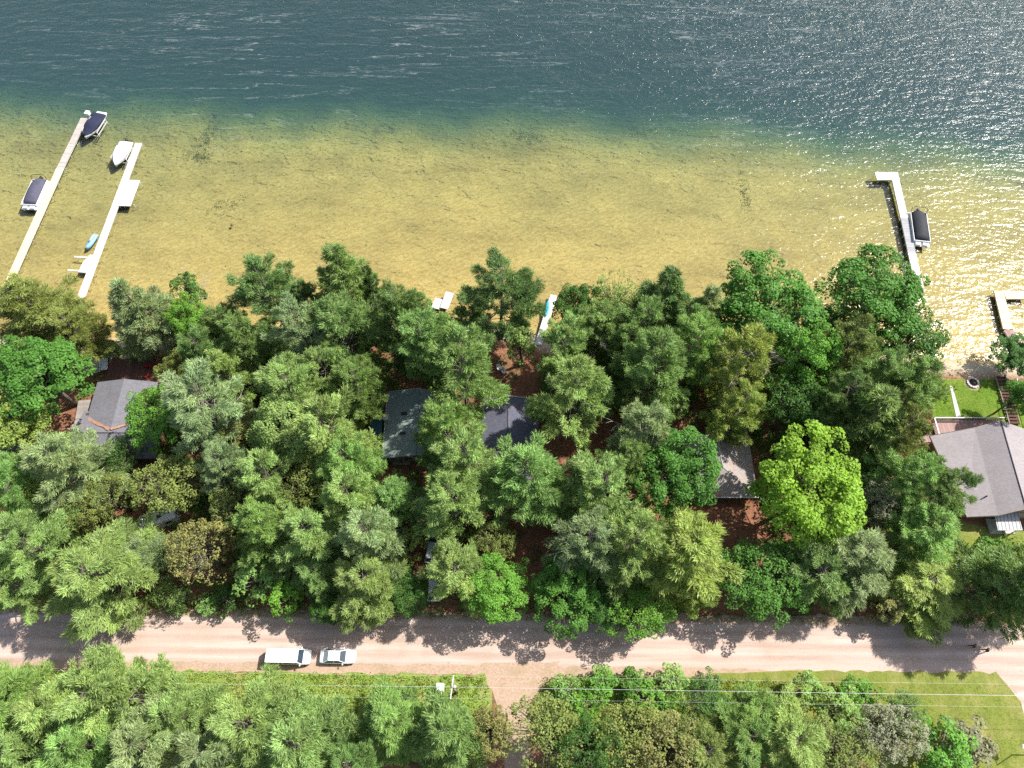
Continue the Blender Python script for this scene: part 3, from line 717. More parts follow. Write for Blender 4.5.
('pine', 852, 562, 36, 16, 'silver', 'grey green pine right of the mid green one, south of the lime yellow tree'),
('oak', 874, 505, 20, 11, 'grey', 'greyish twiggy tree at the right side of the lime yellow tree'),
('sapling', 868, 470, 22, 9, 'fresh', 'fresh green young tree between the lime yellow tree and spiky conifer'),
('pine', 904, 475, 30, 17, 'fresh', 'fresh green pine left of the mauve-grey roof'),
('pine', 940, 492, 27, 15, 'mid', 'pine whose boughs reach over the mauve-grey roof'),
('pine', 926, 532, 34, 14, 'fresh', 'low spreading pine south of the mauve-grey roof beside the pale drive'),
('pine', 922, 590, 38, 10.5, 'yellow', 'bright yellow green pine reaching over the road near the two walkers'),
('fir', 1006, 582, 32, 18, 'mid', 'dark green fir at the right picture edge whose shade covers the walkers'),
('pine', 1052, 590, 34, 19, 'mid', 'pine mostly outside the right picture edge, its shade lying over the road'),
('sapling', 888, 612, 14, 6, 'brown', 'brownish young tree at the road left of the bright yellow green pine'),
('maple', 1016, 352, 24, 6, 'dark', 'leafy tree half over the water below the pale boards of the far right dock'),
('maple', 1016, 398, 20, 9, 'maple', 'leafy tree at the right picture edge beside the timber beach steps'),
# --- south of the road
('pine', 14, 703, 44, 17, 'fresh', 'pale pine south of the road in the left picture corner, beside the road'),
('pine', 62, 708, 44, 18, 'pale', 'pale pine south of the road, second from the left corner'),
('pine', 116, 698, 44, 19, 'pale', 'feathery pine reaching up to the road edge opposite the huge roadside pine'),
('pine', 30, 752, 40, 17, 'pale', 'pale pine at the bottom left corner of the photo'),
('pine', 92, 752, 40, 18, 'fresh', 'fresh pine at the bottom edge right of the corner pine'),
('pine', 150, 745, 40, 18, 'silver', 'silvery pine at the bottom edge between fresh pine and mixed pale pines'),
('pine', 184, 722, 38, 17, 'pale', 'pale pine left of the grass verge behind the white van'),
('pine', 216, 752, 36, 18, 'silver', 'silvery pine at the bottom edge, south-west of the white van'),
('pine', 258, 730, 42, 17, 'pale', 'broad pale pine directly south of the white van'),
('pine', 306, 745, 42, 18, 'pale', 'broad pale pine at the bottom edge below the white van and sedan'),
('fir', 388, 720, 36, 15, 'fresh', 'star shaped conifer seen from above on the verge south of the white sedan'),
('fir', 446, 735, 38, 16, 'mid', 'star shaped conifer seen from above south of the utility pole'),
('oak', 489, 730, 21, 10, 'brown', 'rusty brown leafy tree left of the gravel drive mouth'),
('pine', 352, 765, 26, 13, 'mid', 'shaded pine at the bottom edge between two star shaped conifers and broad pale pine'),
('oak', 548, 732, 32, 12, 'olive', 'olive leafy tree at the right side of the gravel drive mouth'),
('oak', 590, 745, 28, 12, 'dark', 'dark olive leafy tree at the bottom edge right of the gravel drive'),
('oak', 622, 738, 32, 12, 'olive', 'olive leafy tree in the thicket right of the gravel drive'),
('oak', 662, 748, 34, 12, 'brown', 'brownish olive leafy tree at the bottom edge, middle of the right thicket'),
('shrub', 566, 690, 15, 2.8, 'fresh', 'fresh green bush at the corner of gravel drive and road'),
('shrub', 598, 688, 17, 2.8, 'bright', 'bright bush second from the gravel drive along the verge'),
('shrub', 634, 688, 18, 3.0, 'maple', 'rich green bush third from the gravel drive along the verge'),
('shrub', 668, 686, 18, 3.0, 'fresh', 'fresh green bush fourth from the gravel drive along the verge'),
('shrub', 652, 702, 18, 3.2, 'bright', 'bright bush behind the row of verge bushes'),
('shrub', 582, 706, 16, 3.2, 'bright', 'bright bush behind the first verge bushes beside the drive'),
('oak', 706, 714, 25, 7, 'dark', 'dark olive tree under the power lines in the right thicket'),
('shrub', 708, 684, 13, 2.4, 'deep', 'deep green bush where the bushy verge meets the mown lawn'),
('pine', 742, 735, 32, 12, 'fresh', 'fresh green pine in the right thicket, lower middle'),
('pine', 788, 738, 38, 13, 'pale', 'pale pine at the bottom edge left of the grey leaved bush'),
('pine', 760, 713, 24, 10, 'fresh', 'small fresh pine below the power lines left of the lone round bush'),
('sapling', 808, 690, 15, 5, 'fresh', 'light green young tree at the road left of the lone round bush'),
('shrub', 859, 694, 17, 3.2, 'bright', 'lone round bright green bush under the power lines'),
('sapling', 838, 716, 22, 6, 'fresh', 'fresh young tree just below the lone round bush'),
('oak', 884, 735, 28, 8, 'grey', 'grey green leafy tree on the edge of the mown lawn'),
('oak', 900, 712, 20, 7, 'mid', 'mid green tree on the mown lawn beside the grey green one'),
('sapling', 940, 752, 24, 7, 'bright', 'bright green young tree between the grey green tree and the silver grey bush'),
('shrub', 966, 745, 24, 3.4, 'grey', 'silver grey bush on the mown lawn at the bottom right'),
('oak', 835, 755, 30, 9, 'olive', 'olive leafy tree at the bottom edge below the fresh young tree'),
('pine', 702, 752, 30, 12, 'olive', 'olive pine at the bottom edge in the right thicket'),
]

for e in TREE_LIST:
    tree(*e[:7], proto=e[8] if len(e) > 8 else None, group='trees south of the road' if e[2] > 664 else 'trees between road and lake')
# ------------------------------------------------------------------ buildings
class House:
    def __init__(s, name, label, cat, o, group=None):
        s.o = Vector(o); s.root = thing(name, label, cat, o, 0, group)
    def L(s, p): return tuple(Vector(p) - s.o)
    def part(s, b, name, m, parent=None):
        b.v = [s.L(v) if parent is None else tuple(Vector(v) - s.o) for v in b.v]
        return b.build(name, m, parent or s.root)
    def walls(s, poly, z1, m, gables=()):
        b = MB(); b.prism(poly, LAND - .3, z1)
        for g in gables: b.slab(g, .05)
        return s.part(b, 'wall', m)
    def slab(s, quad, m, name='roof', th=.16, parent=None):
        b = MB(); b.slab(quad, th); return s.part(b, name, m, parent)
    def box(s, c, d, m, name, parent=None, rz=0, bev=0):
        b = MB(); b.box(c, d, rz, bev); return s.part(b, name, m, parent)
    def tube(s, pts, r, m, name, parent=None, n=6):
        b = MB(); b.tube(pts, r, n); return s.part(b, name, m, parent)
    def window(s, c, w, h, face):
        """window in a wall whose outward side is face ('s','n','e','w')"""
        horiz = face in 'sn'; t = .08
        f = s.box(c, (w + .16, t, h + .16) if horiz else (t, w + .16, h + .16), M['white'], 'window')
        off = {'s': (0, -.045, 0), 'n': (0, .045, 0), 'e': (.045, 0, 0), 'w': (-.045, 0, 0)}[face]
        c2 = tuple(a + b for a, b in zip(c, off))
        s.box(c2, (w, .02, h) if horiz else (.02, w, h), M['pane'], 'pane', f)
        b = MB()
        if horiz: b.box((c2[0], c2[1] + off[1] * .4, c2[2]), (.05, .02, h))
        else: b.box((c2[0] + off[0] * .4, c2[1], c2[2]), (.02, .05, h))
        s.part(b, 'frame', M['white'], f)
    def door(s, c, face, m='red'):
        horiz = face in 'sn'
        d = s.box(c, (.95, .08, 2.05) if horiz else (.08, .95, 2.05), M['darkwood'], 'door')
        off = {'s': (.35, -.08, 0), 'n': (.35, .08, 0), 'e': (.08, .35, 0), 'w': (-.08, .35, 0)}[face]
        s.box(tuple(a + b for a, b in zip(c, off)), (.06, .06, .12), M['alu'], 'handle', d)
def lerp(a, b, t): return tuple(x + (y - x) * t for x, y in zip(a, b))

# mauve-grey roofed house at the right
h = House('lake_house', 'house with wide mauve grey shingle roof and a lake side deck, right picture edge', 'house', (68, 36, LAND))
def P3(px, py, z): return (*at(px, py, z), z)
nw, nb, nr = P3(930, 436, 4.0), P3(975, 428, 4.95), P3(1001, 421, 6.3)
sw, sb, sr = P3(967, 517, 4.0), P3(998, 515, 4.95), P3(1026, 508, 6.3)
ne, se = (nr[0] + 6.0, nr[1] - 1.2, 4.5), (sr[0] + 6.0, sr[1] - .6, 4.5)
cen = Vector(((sw[0] + nr[0]) / 2, (sw[1] + nr[1]) / 2, 0))
def inset(p, z): q = Vector((p[0], p[1], 0)); q = q + (cen - q).normalized() * .9; return (q.x, q.y)
h.walls([inset(sw, 0), inset(se, 0), inset(ne, 0), inset(nw, 0)], 3.75, M['siding_tan'])
h.slab([sw, sb, nb, nw], M['roof_mauve']); h.slab([sb, sr, nr, nb], M['roof_mauve']); h.slab([sr, se, ne, nr], M['roof_mauve'])
b = MB(); b.tube([sr, nr], .09, 6); h.part(b, 'ridge_cap', M['roof_dark'])
def gable(pts, m):
    b = MB(); q = [Vector((p[0], p[1], p[2] - .2)) for p in pts]; q = [v + (Vector((cen.x, cen.y, v.z)) - v).normalized() * .75 for v in q]
    base = [Vector((v.x, v.y, 3.7)) for v in q][::-1]; f = q + base; n = len(f); off = Vector((0, .1 if pts[0][1] < cen.y else -.1, 0))
    b.add(f + [v + off for v in f], [tuple(range(n)), tuple(range(2 * n - 1, n - 1, -1))] + [(k, (k + 1) % n, n + (k + 1) % n, n + k) for k in range(n)]); h.part(b, 'gable', m)
gable([sw, sb, sr, se], M['siding_tan']); gable([nw, nb, nr, ne], M['siding_tan'])
b = MB(); b.tube([(x, y - .05, z - .1) for x, y, z in (sw, sb, sr, se)], .08, 5); b.tube([(x, y + .05, z - .1) for x, y, z in (nw, nb, nr, ne)], .08, 5); h.part(b, 'fascia', M['wood'])
b = MB(); b.tube([(nw[0] - .1, nw[1], 3.95), (sw[0] - .1, sw[1], 3.95)], .08, 6); h.part(b, 'gutter', M['darkwood'])
b = MB(); b.tube([(66.2, 35.0, 4.3), (66.2, 35.0, 5.3)], .09, 8); h.part(b, 'vent_pipe', M['white'])
b = MB(); b.tube([(67.3, 32.5, 4.6), (67.3, 32.5, 5.3)], .1, 8); h.part(b, 'vent_pipe', M['black'])
b = MB(); b.slab([(68.7, 28.1, 3.3), (72.2, 28.1, 3.3), (72.0, 30.6, 3.75), (68.6, 30.6, 3.75)], .1)
for i in range(7): b.box((68.9 + i * .52, 29.35, 3.6), (.04, 2.4, .03), rx=R(10))
h.part(b, 'porch_roof', M['metal_grey'])
for x in (68.9, 72.0):
    b = MB(); b.box((x, 28.3, (LAND + 3.2) / 2 - .1), (.14, .14, 3.2 - LAND + .2)); h.part(b, 'porch_post', M['white'])
b = MB(); b.box((70.4, 29.2, LAND + .06), (3.6, 2.2, .3)); h.part(b, 'porch_floor', M['concrete'])
h.door((70.4, 30.35, LAND + 1.2), 's'); h.window((67.0, 30.3, 2.9), 1.3, 1.1, 's')

# deck with railing
b = MB(); b.box((69.7, 43.9, 2.2), (10.6, 3.6, .14)); h.part(b, 'deck', M['deck_pink'])
b = MB()
for x in (65, 68.2, 71.4, 74.4): b.box((x, 45.4, 1.7), (.16, .16, 1.0))
h.part(b, 'deck_post', M['darkwood'])
b = MB(); b.box((69.7, 45.6, 3.2), (10.7, .14, .07)); b.box((64.4, 43.9, 3.2), (.14, 3.5, .07)); h.part(b, 'railing', M['metal_pale'])
b = MB()
for i in range(54): b.box((64.45 + i * .2, 45.6, 2.72), (.05, .05, .95))
for i in range(14): b.box((64.4, 42.4 + i * .24, 2.72), (.05, .05, .95))
h.part(b, 'baluster', M['darkwood'])
# open wooden steps on the west side
t = thing('wooden_steps', 'wooden steps with dark gaps beside the west wall of the mauve-grey roofed house', 'steps', (62.3, 42.6, LAND))
b = MB()
for i in range(5): b.box((-.1 - i * .42, 0, .95 - i * .19), (.33, 1.7, .06))
b.build('tread', M['deck_pink'], t)
for s_ in (-1, 1):
    b = MB(); b.slab([(-2.1, .8 * s_ - .05, .1), (.15, .8 * s_ - .05, 1.0), (.15, .8 * s_ + .05, 1.0), (-2.1, .8 * s_ + .05, .1)], .2); b.build('stringer', M['wood'], t)
b = MB(); b.box((.75, .1, .93), (1.5, 1.9, .1)); b.build('landing', M['deck_pink'], t)
for x, y in ((.1, -.8), (1.4, -.8), (.1, .95), (1.4, .95)):
    b = MB(); b.box((x, y, .42), (.1, .1, 1.0)); b.build('post', M['darkwood'], t)

# slate roofed cabin at the left
h = House('lake_cabin', 'cabin with slate grey roof, needle filled valley and lake side deck, at the left', 'house', (-60, 44, LAND))
h.walls([(-64.6, 39.3), (-53.0, 39.3), (-53.0, 46), (-64.6, 46)], 4.0, M['siding_brown'])
b = MB(); b.prism([(-63.6, 45.5), (-55.6, 45.5), (-55.6, 50.6), (-63.6, 50.6)], LAND - .3, 3.95); h.part(b, 'wing_wall', M['siding_brown'])
h.slab([(-65.2, 38.7, 3.9), (-52.4, 38.7, 3.9), (-52.4, 42.3, 5.1), (-65.2, 42.3, 5.1)], M['roof_slate'])
h.slab([(-65.2, 42.3, 5.1), (-52.4, 42.3, 5.1), (-52.4, 46.5, 3.7), (-65.2, 46.5, 3.7)], M['roof_slate'])
b = MB(); b.tube([(-65.2, 42.3, 5.12), (-52.4, 42.3, 5.12)], .08, 6); h.part(b, 'ridge_cap', M['roof_dark'])
h.slab([(-64.3, 51.3, 3.95), (-64.3, 43.6, 3.95), (-59.6, 42.75, 5.06), (-59.6, 51.3, 5.06)], M['roof_slate'], 'wing_roof')
h.slab([(-59.6, 51.3, 5.06), (-59.6, 42.75, 5.06), (-54.9, 43.6, 3.95), (-54.9, 51.3, 3.95)], M['roof_slate'], 'wing_roof')
def ribbon(pts, w, zo, seed):
    r = random.Random(seed); b = MB(); vs = []
    for i, p in enumerate(pts):
        q = pts[min(i + 1, len(pts) - 1)]; o = pts[max(i - 1, 0)]
        d = Vector(q) - Vector(o); d.z = 0; d.normalize(); n = Vector((-d.y, d.x, 0)); k = w * r.uniform(.6, 1.3)
        vs += [Vector(p) + n * k + Vector((0, 0, zo)), Vector(p) - n * k + Vector((0, 0, zo))]
    b.add(vs, [(2 * i, 2 * i + 1, 2 * i + 3, 2 * i + 2) for i in range(len(pts) - 1)]); return b
for sgn in (-1, 1):
    pts = [lerp((-59.6 + sgn * .1, 42.85, 5.14), (-59.6 + sgn * 4.3, 44.9, 4.28), i / 9) for i in range(10)]
    h.part(ribbon(pts, .22, .05, 3 + sgn), 'needle_litter', M['litter'])
b = MB(); b.tube([(-61.2, 41.6, 4.7), (-61.2, 41.6, 5.6)], .16, 8); b.tube([(-61.2, 41.6, 5.6), (-61.2, 41.6, 5.75)], .24, 8); h.part(b, 'chimney', M['alu'])
h.window((-62, 39.26, 2.9), 1.3, 1.0, 's'); h.window((-56, 39.26, 2.9), 1.3, 1.0, 's'); h.door((-59, 39.24, LAND + 1.1), 's'); h.window((-62, 50.64, 2.8), 1.4, 1.1, 'n'); h.window((-57.3, 50.64, 2.8), 1.4, 1.1, 'n')
b = MB(); b.box((-59.2, 53.6, 2.15), (10.2, 5.6, .14)); h.part(b, 'deck', M['deck_brown'])
for x in (-64, -60.7, -57.4, -54.4):
    b = MB(); b.box((x, 56.2, 1.5), (.16, .16, 1.3)); h.part(b, 'deck_post', M['darkwood'])
b = MB(); b.box((-56.7, 56.35, 3.05), (5.0, .1, .08)); b.box((-54.15, 53.6, 3.05), (.1, 5.4, .08))
for i in range(22): b.box((-59.1 + i * .23, 56.35, 2.6), (.05, .05, .85))
for i in range(23): b.box((-54.15, 51.0 + i * .23, 2.6), (.05, .05, .85))
h.part(b, 'railing', M['red'])
b = MB(); b.prism([(-69.0, 44.6), (-65.4, 45.2), (-65.1, 40.6), (-66.2, 39.4), (-67.2, 43.2)], LAND - .1, LAND + .09)
o = b.build('patio', M['patio']); tag(o, kind='structure')
b = MB(); b.box((-66.3, 47.2, LAND + .5), (2.4, 4.0, .12), R(6)); h.part(b, 'side_landing', M['boardwalk'])
for i in range(4):
    b = MB(); b.box((-66.9 + .1 * i, 45.0 - i * .34, LAND + .42 - i * .1), (2.0, .3, .07), R(6)); h.part(b, 'side_step', M['boardwalk'])
t = thing('boardwalk', 'grey plank boardwalk running from the slate-roofed cabin down to the beach', 'boardwalk', (-61.6, 56.5, LAND))
b = MB(); b.slab([(-.9, -.6, .62), (.4, -.6, .62), (-.2, 6.2, -.55), (-1.4, 6.2, -.55)], .12); b.build('walkway', M['boardwalk'], t)
for k in (0, 1):
    for yy in (0, 2.6, 5.2):
        b = MB(); b.box((-.8 - yy * .09 + k * 1.15, yy, -.15 - yy * .12), (.12, .12, 1.3)); b.build('post', M['wood'], t)
t = thing('viewing_bench', 'white picnic table with benches on the sand beside the grey boardwalk', 'picnic table', (-65.2, 55.6, LAND), R(12))
t.name = 'picnic_table'
b = MB(); b.box((0, 0, .74), (1.0, 2.4, .06)); b.build('tabletop', M['white'], t)
for s_ in (-1, 1):
    b = MB(); b.box((s_ * .85, 0, .45), (.3, 2.4, .05)); b.build('bench', M['white'], t)
    b = MB(); b.tube([(s_ * .75, -.9, 0), (s_ * .2, -.9, .72)], .05, 5); b.tube([(s_ * .75, .9, 0), (s_ * .2, .9, .72)], .05, 5); b.build('leg', M['wood'], t)
t = thing('sandbox', 'timber framed sand box with white posts left of the white picnic table', 'sand box', (-67.6, 55.4, 1.3), R(8))
b = MB()
for s_ in (-1, 1): b.box((s_ * 1.1, 0, .15), (.14, 2.6, .4)); b.box((0, s_ * 1.23, .15), (2.1, .14, .38))
b.build('frame', M['white'], t)
b = MB(); b.box((0, 0, .06), (2.04, 2.3, .2)); b.build('sand', M['dock_cream'], t)
for sx in (-1, 1):
    for sy in (-1, 1):
        b = MB(); b.tube([(sx * 1.1, sy * 1.23, 0), (sx * 1.1, sy * 1.23, 1.3)], .06, 6); b.build('post', M['white'], t)
def adirondack(loc, rz, label):
    t = thing('adirondack_chair', label, 'deck chair', loc, rz, 'red chairs on the slate-roofed cabin deck')
    b = MB()
    for i in range(5): b.box((-.26 + i * .13, .0, .36), (.11, .55, .03), rx=R(-10))
    b.build('seat', M['red'], t)
    b = MB()
    for i in range(5): b.box((-.28 + i * .14, -.42, .72), (.12, .03, .85 - abs(i - 2) * .07), rx=R(18))
    b.build('backrest', M['red'], t)
    for s_ in (-1, 1):
        b = MB(); b.box((s_ * .38, -.05, .56), (.14, .75, .03)); b.build('armrest', M['red'], t)
        b = MB(); b.box((s_ * .36, .28, .28), (.05, .1, .56)); b.build('leg', M['red'], t)
        b = MB(); b.box((s_ * .34, -.4, .17), (.05, .1, .36)); b.build('leg', M['red'], t)
for (x, y, a, lab) in ((-57.9, 54.9, 10, 'red slatted chair nearest the lake on the brown deck'), (-56.7, 55.2, -5, 'red slatted chair in the lake side corner of the brown deck'),
                       (-57.6, 53.2, 60, 'red slatted chair turned sideways in the middle of the brown deck'), (-55.6, 52.0, 100, 'red slatted chair closest to the slate roof on the brown deck')):
    adirondack((x, y, 2.22), R(a), lab)
def kayak(name, label, cat, loc, rz, L, w, m, mi):
    t = thing(name, label, cat, loc, rz)
    b = MB(); rings = []
    for i in range(11):
        q = -1 + 2 * i / 10; ww = max(.03, w / 2 * (1 - q * q) ** .6); zb = .12 * q ** 4; zt = .30 + .1 * q ** 4
        rings.append([(ww * math.sin(a), q * L / 2, (zb + zt) / 2 - (zt - zb) / 2 * math.cos(a)) for a in [2 * math.pi * k / 10 for k in range(10)]])
    b.loft(rings); b.build('hull', m, t)
    b = MB(); b.loft([[(w * .28 * math.cos(a) * s_, .55 * math.sin(a) * s_, z) for a in [2 * math.pi * k / 12 for k in range(12)]] for s_, z in ((1.1, .29), (1, .34), (.8, .32))]); b.build('cockpit', mi, t)
    return t
kayak('kayak', 'blue kayak lying across the deck edge at the lake end of the slate roof', 'kayak', (-60.4, 52.1, 2.22), R(86), 3.6, .75, M['kayakblue'], M['black'])

# dark roof in the far left trees
h = House('garage', 'building with charcoal roof hidden under trees at the left picture edge', 'garage', (-72.5, 39, LAND))
h.walls([(-77, 35.6), (-69.2, 35.6), (-69.2, 42.4), (-77, 42.4)], 3.4, M['siding_brown'])
h.slab([(-77.5, 35.1, 3.3), (-68.7, 35.1, 3.3), (-68.7, 39, 4.6), (-77.5, 39, 4.6)], M['roof_dark']); h.slab([(-77.5, 39, 4.6), (-68.7, 39, 4.6), (-68.7, 42.9, 3.3), (-77.5, 42.9, 3.3)], M['roof_dark'])
h.door((-72, 35.54, LAND + 1.05), 's'); h.window((-75, 35.56, 2.5), 1.0, .9, 's')

# green roofed cabin
h = House('cottage', 'cottage with grey green shingle roof and two roof vents, middle of the woods', 'house', (-16, 44, LAND))
h.walls([(-18.5, 39.2), (-9.6, 39.2), (-9.6, 49.0), (-18.5, 49.0)], 4.0, M['siding_grey'])
rw, re = -14.0, 5.0
h.slab([(-19.1, 38.7, 3.95), (-14.0, 38.7, 5.15), (-14.0, 49.6, 5.15), (-19.1, 49.6, 3.95)], M['roof_green'])
h.slab([(-14.0, 38.7, 5.15), (-9.0, 38.7, 3.95), (-9.0, 49.6, 3.95), (-14.0, 49.6, 5.15)], M['roof_green'])
b = MB(); b.tube([(-14, 38.7, 5.16), (-14, 49.6, 5.16)], .07, 6); h.part(b, 'ridge_cap', M['roof_green'])
b = MB(); b.tube([(-19.15, 38.7, 3.9), (-19.15, 49.6, 3.9)], .09, 6); b.tube([(-19.1, 49.65, 3.93), (-14, 49.65, 5.13)], .07, 6); h.part(b, 'gutter', M['metal_pale'])
for y in (45.6, 42.4):
    b = MB(); b.box((-16.2, y, 4.78), (.85, .36, .3)); h.part(b, 'roof_vent', M['black'])
b = MB(); b.box((-18.9, 44.9, 3.6), (.62, .72, 2.6)); c = h.part(b, 'chimney', M['concrete']); b = MB(); b.box((-18.9, 44.9, 4.95), (.8, .9, .12)); h.part(b, 'cap', M['metal_pale'], c)
h.window((-15.4, 39.16, 2.9), 1.3, 1.0, 's'); h.window((-18.54, 42, 2.9), 1.2, 1.0, 'w'); h.window((-18.54, 47, 2.9), 1.2, 1.0, 'w'); h.door((-12.5, 39.14, LAND + 1.05), 's')
b = MB(); b.box((-16.6, 38.9, 1.5), (2.6, .7, .3)); h.part(b, 'step', M['wood'])
t = thing('garden_shed', 'low teal lean-to shed against the west wall of the green-roofed cottage', 'shed', (-20.6, 43.9, LAND))
b = MB(); b.box((0, 0, .85), (1.7, 3.0, 1.9)); b.build('wall', simple('teal_boards', (.05, .13, .15), .8, .2, 0, .2), t)
b = MB(); b.slab([(-1.1, -1.8, 1.9), (1.0, -1.8, 2.2), (1.0, 1.8, 2.2), (-1.1, 1.8, 1.9)], .1); b.build('roof', simple('teal_sheet_roof', (.045, .12, .15), .6, .3, 0, .2), t)
b = MB(); b.box((0, -1.53, .8), (.8, .05, 1.5)); d = b.build('door', M['darkwood'], t)

# dark blue roofed cabin
h = House('cabin', 'cabin with dark blue shingle roof under the star shaped pine, middle of the woods', 'house', (0, 41, LAND))
h.walls([(-4.0, 33.8), (3.4, 33.8), (3.4, 47.9), (-4.0, 47.9)], 3.8, M['siding_brown'])
h.slab([(-4.6, 33.2, 3.7), (-.6, 33.2, 4.9), (-.6, 48.5, 4.9), (-4.6, 48.5, 3.7)], M['roof_navy'])
h.slab([(-.6, 33.2, 4.9), (4.0, 33.2, 3.6), (4.0, 48.5, 3.6), (-.6, 48.5, 4.9)], M['roof_navy'])
b = MB(); b.tube([(-.6, 33.2, 4.92), (-.6, 48.5, 4.92)], .08, 6); h.part(b, 'ridge_cap', M['roof_dark'])
b = MB(); b.tube([(-4.6, 48.55, 3.68), (-.6, 48.55, 4.88), (4, 48.55, 3.58)], .07, 6); b.tube([(-4.6, 33.15, 3.68), (-.6, 33.15, 4.88), (4, 33.15, 3.58)], .07, 6); h.part(b, 'fascia', M['metal_pale'])
b = MB(); b.box((-2.4, 38.6, 4.8), (.7, .7, 1.6)); c = h.part(b, 'chimney', M['stone']); b = MB(); b.box((-2.4, 38.6, 5.65), (.9, .9, .12)); h.part(b, 'cap', M['concrete'], c)
h.window((-2.2, 33.76, 2.7), 1.3, 1.0, 's'); h.window((2.0, 33.76, 2.7), 1.0, 1.0, 's'); h.door((.2, 33.74, LAND + 1.05), 's'); h.window((3.44, 38, 2.7), 1.2, 1.0, 'e'); h.window((3.44, 44, 2.7), 1.2, 1.0, 'e')
b = MB(); b.box((-.8, 32.6, LAND + .2), (6.8, 2.0, .4)); h.part(b, 'porch', M['deck_brown'])
t = thing('lawn_chair', 'white lawn chair on red needles on the lake side of the dark blue roof', 'lawn chair', (-1.3, 54.3, LAND), R(215))
b = MB(); b.box((0, 0, .4), (.62, .6, .05)); b.build('seat', M['white'], t)
b = MB(); b.box((0, -.33, .75), (.62, .05, .75), rx=R(14)); b.build('backrest', M['white'], t)
for sx in (-1, 1):
    b = MB(); b.box((sx * .34, 0, .6), (.07, .6, .04)); b.build('armrest', M['white'], t)
    for sy in (-1, 1):
        b = MB(); b.box((sx * .3, sy * .27, .2), (.05, .05, .42)); b.build('leg', M['white'], t)
dup(t, (-2.1, 54.9, LAND), R(200), 'second white lawn chair, nearer the lake, on red needles by the dark blue roof')

# worn grey hip roofed cabin
h = House('hip_roof_cabin', 'cabin with worn grey hip roof covered in rusty needles, right of centre', 'house', (31, 37.5, LAND))
h.walls([(26.4, 33.6), (34.9, 33.6), (34.9, 41.6), (26.4, 41.6)], 3.5, M['siding_brown'])
a_, b_, c_, d_ = (25.7, 33.0, 3.4), (35.5, 33.0, 3.4), (35.5, 42.2, 3.4), (25.7, 42.2, 3.4)
r0, r1 = (30.5, 36.9, 5.1), (30.2, 42.2, 5.1)
h.slab([a_, r0, r1, d_], M['roof_worn']); h.slab([r0, b_, c_, r1], M['roof_worn']); h.slab([a_, b_, r0], M['roof_worn'])
b = MB(); b.tube([r1, r0], .08, 6); b.tube([r0, a_], .06, 5); b.tube([r0, b_], .06, 5); h.part(b, 'ridge_cap', M['metal_pale'])
b = MB(); b.box((30.6, 32.92, 3.33), (9.9, .16, .14)); h.part(b, 'gutter', M['metal_pale'])
pts = [(26.2 + i * .5, 33.3, 3.52 + .02 * (i % 2)) for i in range(9)]; h.part(ribbon(pts, .26, .06, 8), 'needle_litter', M['litter'])
b = MB(); b.slab([(31.2, 42.2, 3.7), (35.6, 42.2, 3.3), (35.6, 44.6, 3.0), (31.2, 44.6, 3.2)], .1); h.part(b, 'rear_porch_roof', M['roof_green'])
for x in (31.5, 35.3):
    b = MB(); b.box((x, 44.3, 2.1), (.12, .12, 1.8)); h.part(b, 'porch_post', M['wood'])
h.window((28.2, 33.56, 2.5), 1.4, 1.0, 's'); h.window((33.2, 33.56, 2.5), 1.2, 1.0, 's'); h.door((30.8, 33.54, LAND + 1.05), 's')
t = thing('garden_table', 'small round white table on the grass beside the worn grey roof', 'garden table', (36.9, 35.0, LAND))
b = MB(); b.tube([(0, 0, .70), (0, 0, .74)], .45, 14); b.build('tabletop', M['white'], t)
b = MB(); b.tube([(0, 0, 0), (0, 0, .7)], [.2, .05], 8); b.build('pedestal', M['white'], t)

# ------------------------------------------------------------------ docks
def dock(label, secs, post_step=3.0, cat='dock', dz=.75):
    """secs: (x0,y0,x1,y1,width,material) straight sections"""
    x0, y0 = secs[0][0], secs[0][1]
    t = thing('dock', label, cat, (x0, y0, 0))
    for si, (xa, ya, xb, yb, w, m) in enumerate(secs):
        L = math.hypot(xb - xa, yb - ya); a = math.atan2(yb - ya, xb - xa) - math.pi / 2
        mx = Matrix.Translation((xa - x0, ya - y0, 0)) @ Matrix.Rotation(a, 4, 'Z')
        b = MB(); b.box((0, L / 2, dz - .05), (w, L, .10)); o = b.build('decking', m, t); o.matrix_local = mx
        for s_ in (-1, 1):
            b = MB(); b.box((s_ * (w / 2 - .04), L / 2, dz - .19), (.07, L - .06, .17)); o = b.build('side_beam', M['alu'], t); o.matrix_local = mx
        n = max(2, int(L / post_step) + 1)
        for i in range(n):
            for s_ in (-1, 1):
                p = mx @ Vector((s_ * (w / 2 + .05), .3 + (L - .6) * i / (n - 1), 0))
                zb = float(ground_z(p.x + x0, p.y + y0)) - .3
                b = MB(); b.tube([(p.x, p.y, zb), (p.x, p.y, dz + .02)], .045, 6); b.build('post', M['alu'], t)
    return t
def AT(px, py): return at(px, py, .75)
x0, y0 = AT(7, 286); x1, y1 = AT(60, 168); x2, y2 = AT(84, 118)
dock('long cream plank dock with weathered grey lake end, leftmost of the docks', [(x0, y0, x1, y1, 1.35, M['dock_cream']), (x1, y1, x2, y2, 1.3, M['dock_grey'])])
x0, y0 = AT(73, 318); x1, y1 = AT(138.5, 143); pm = AT(124, 193)
dock('white dock with a wide square platform halfway out, second from the left', [(x0, y0, x1, y1, 1.25, M['dock_white'])])
t = bpy.data.objects[-1] if False else None
pa = AT(126.5, 206); pb = AT(129.5, 180)
plat = thing('dock_platform', 'wide white platform attached to the right side of the second dock', 'dock platform', (pa[0], pa[1], 0))
b = MB(); b.box(((pb[0] - pa[0]) / 2 + .25, (pb[1] - pa[1]) / 2, .71), (2.2, pb[1] - pa[1], .1), R(-3)); b.build('decking', M['dock_white'], plat)
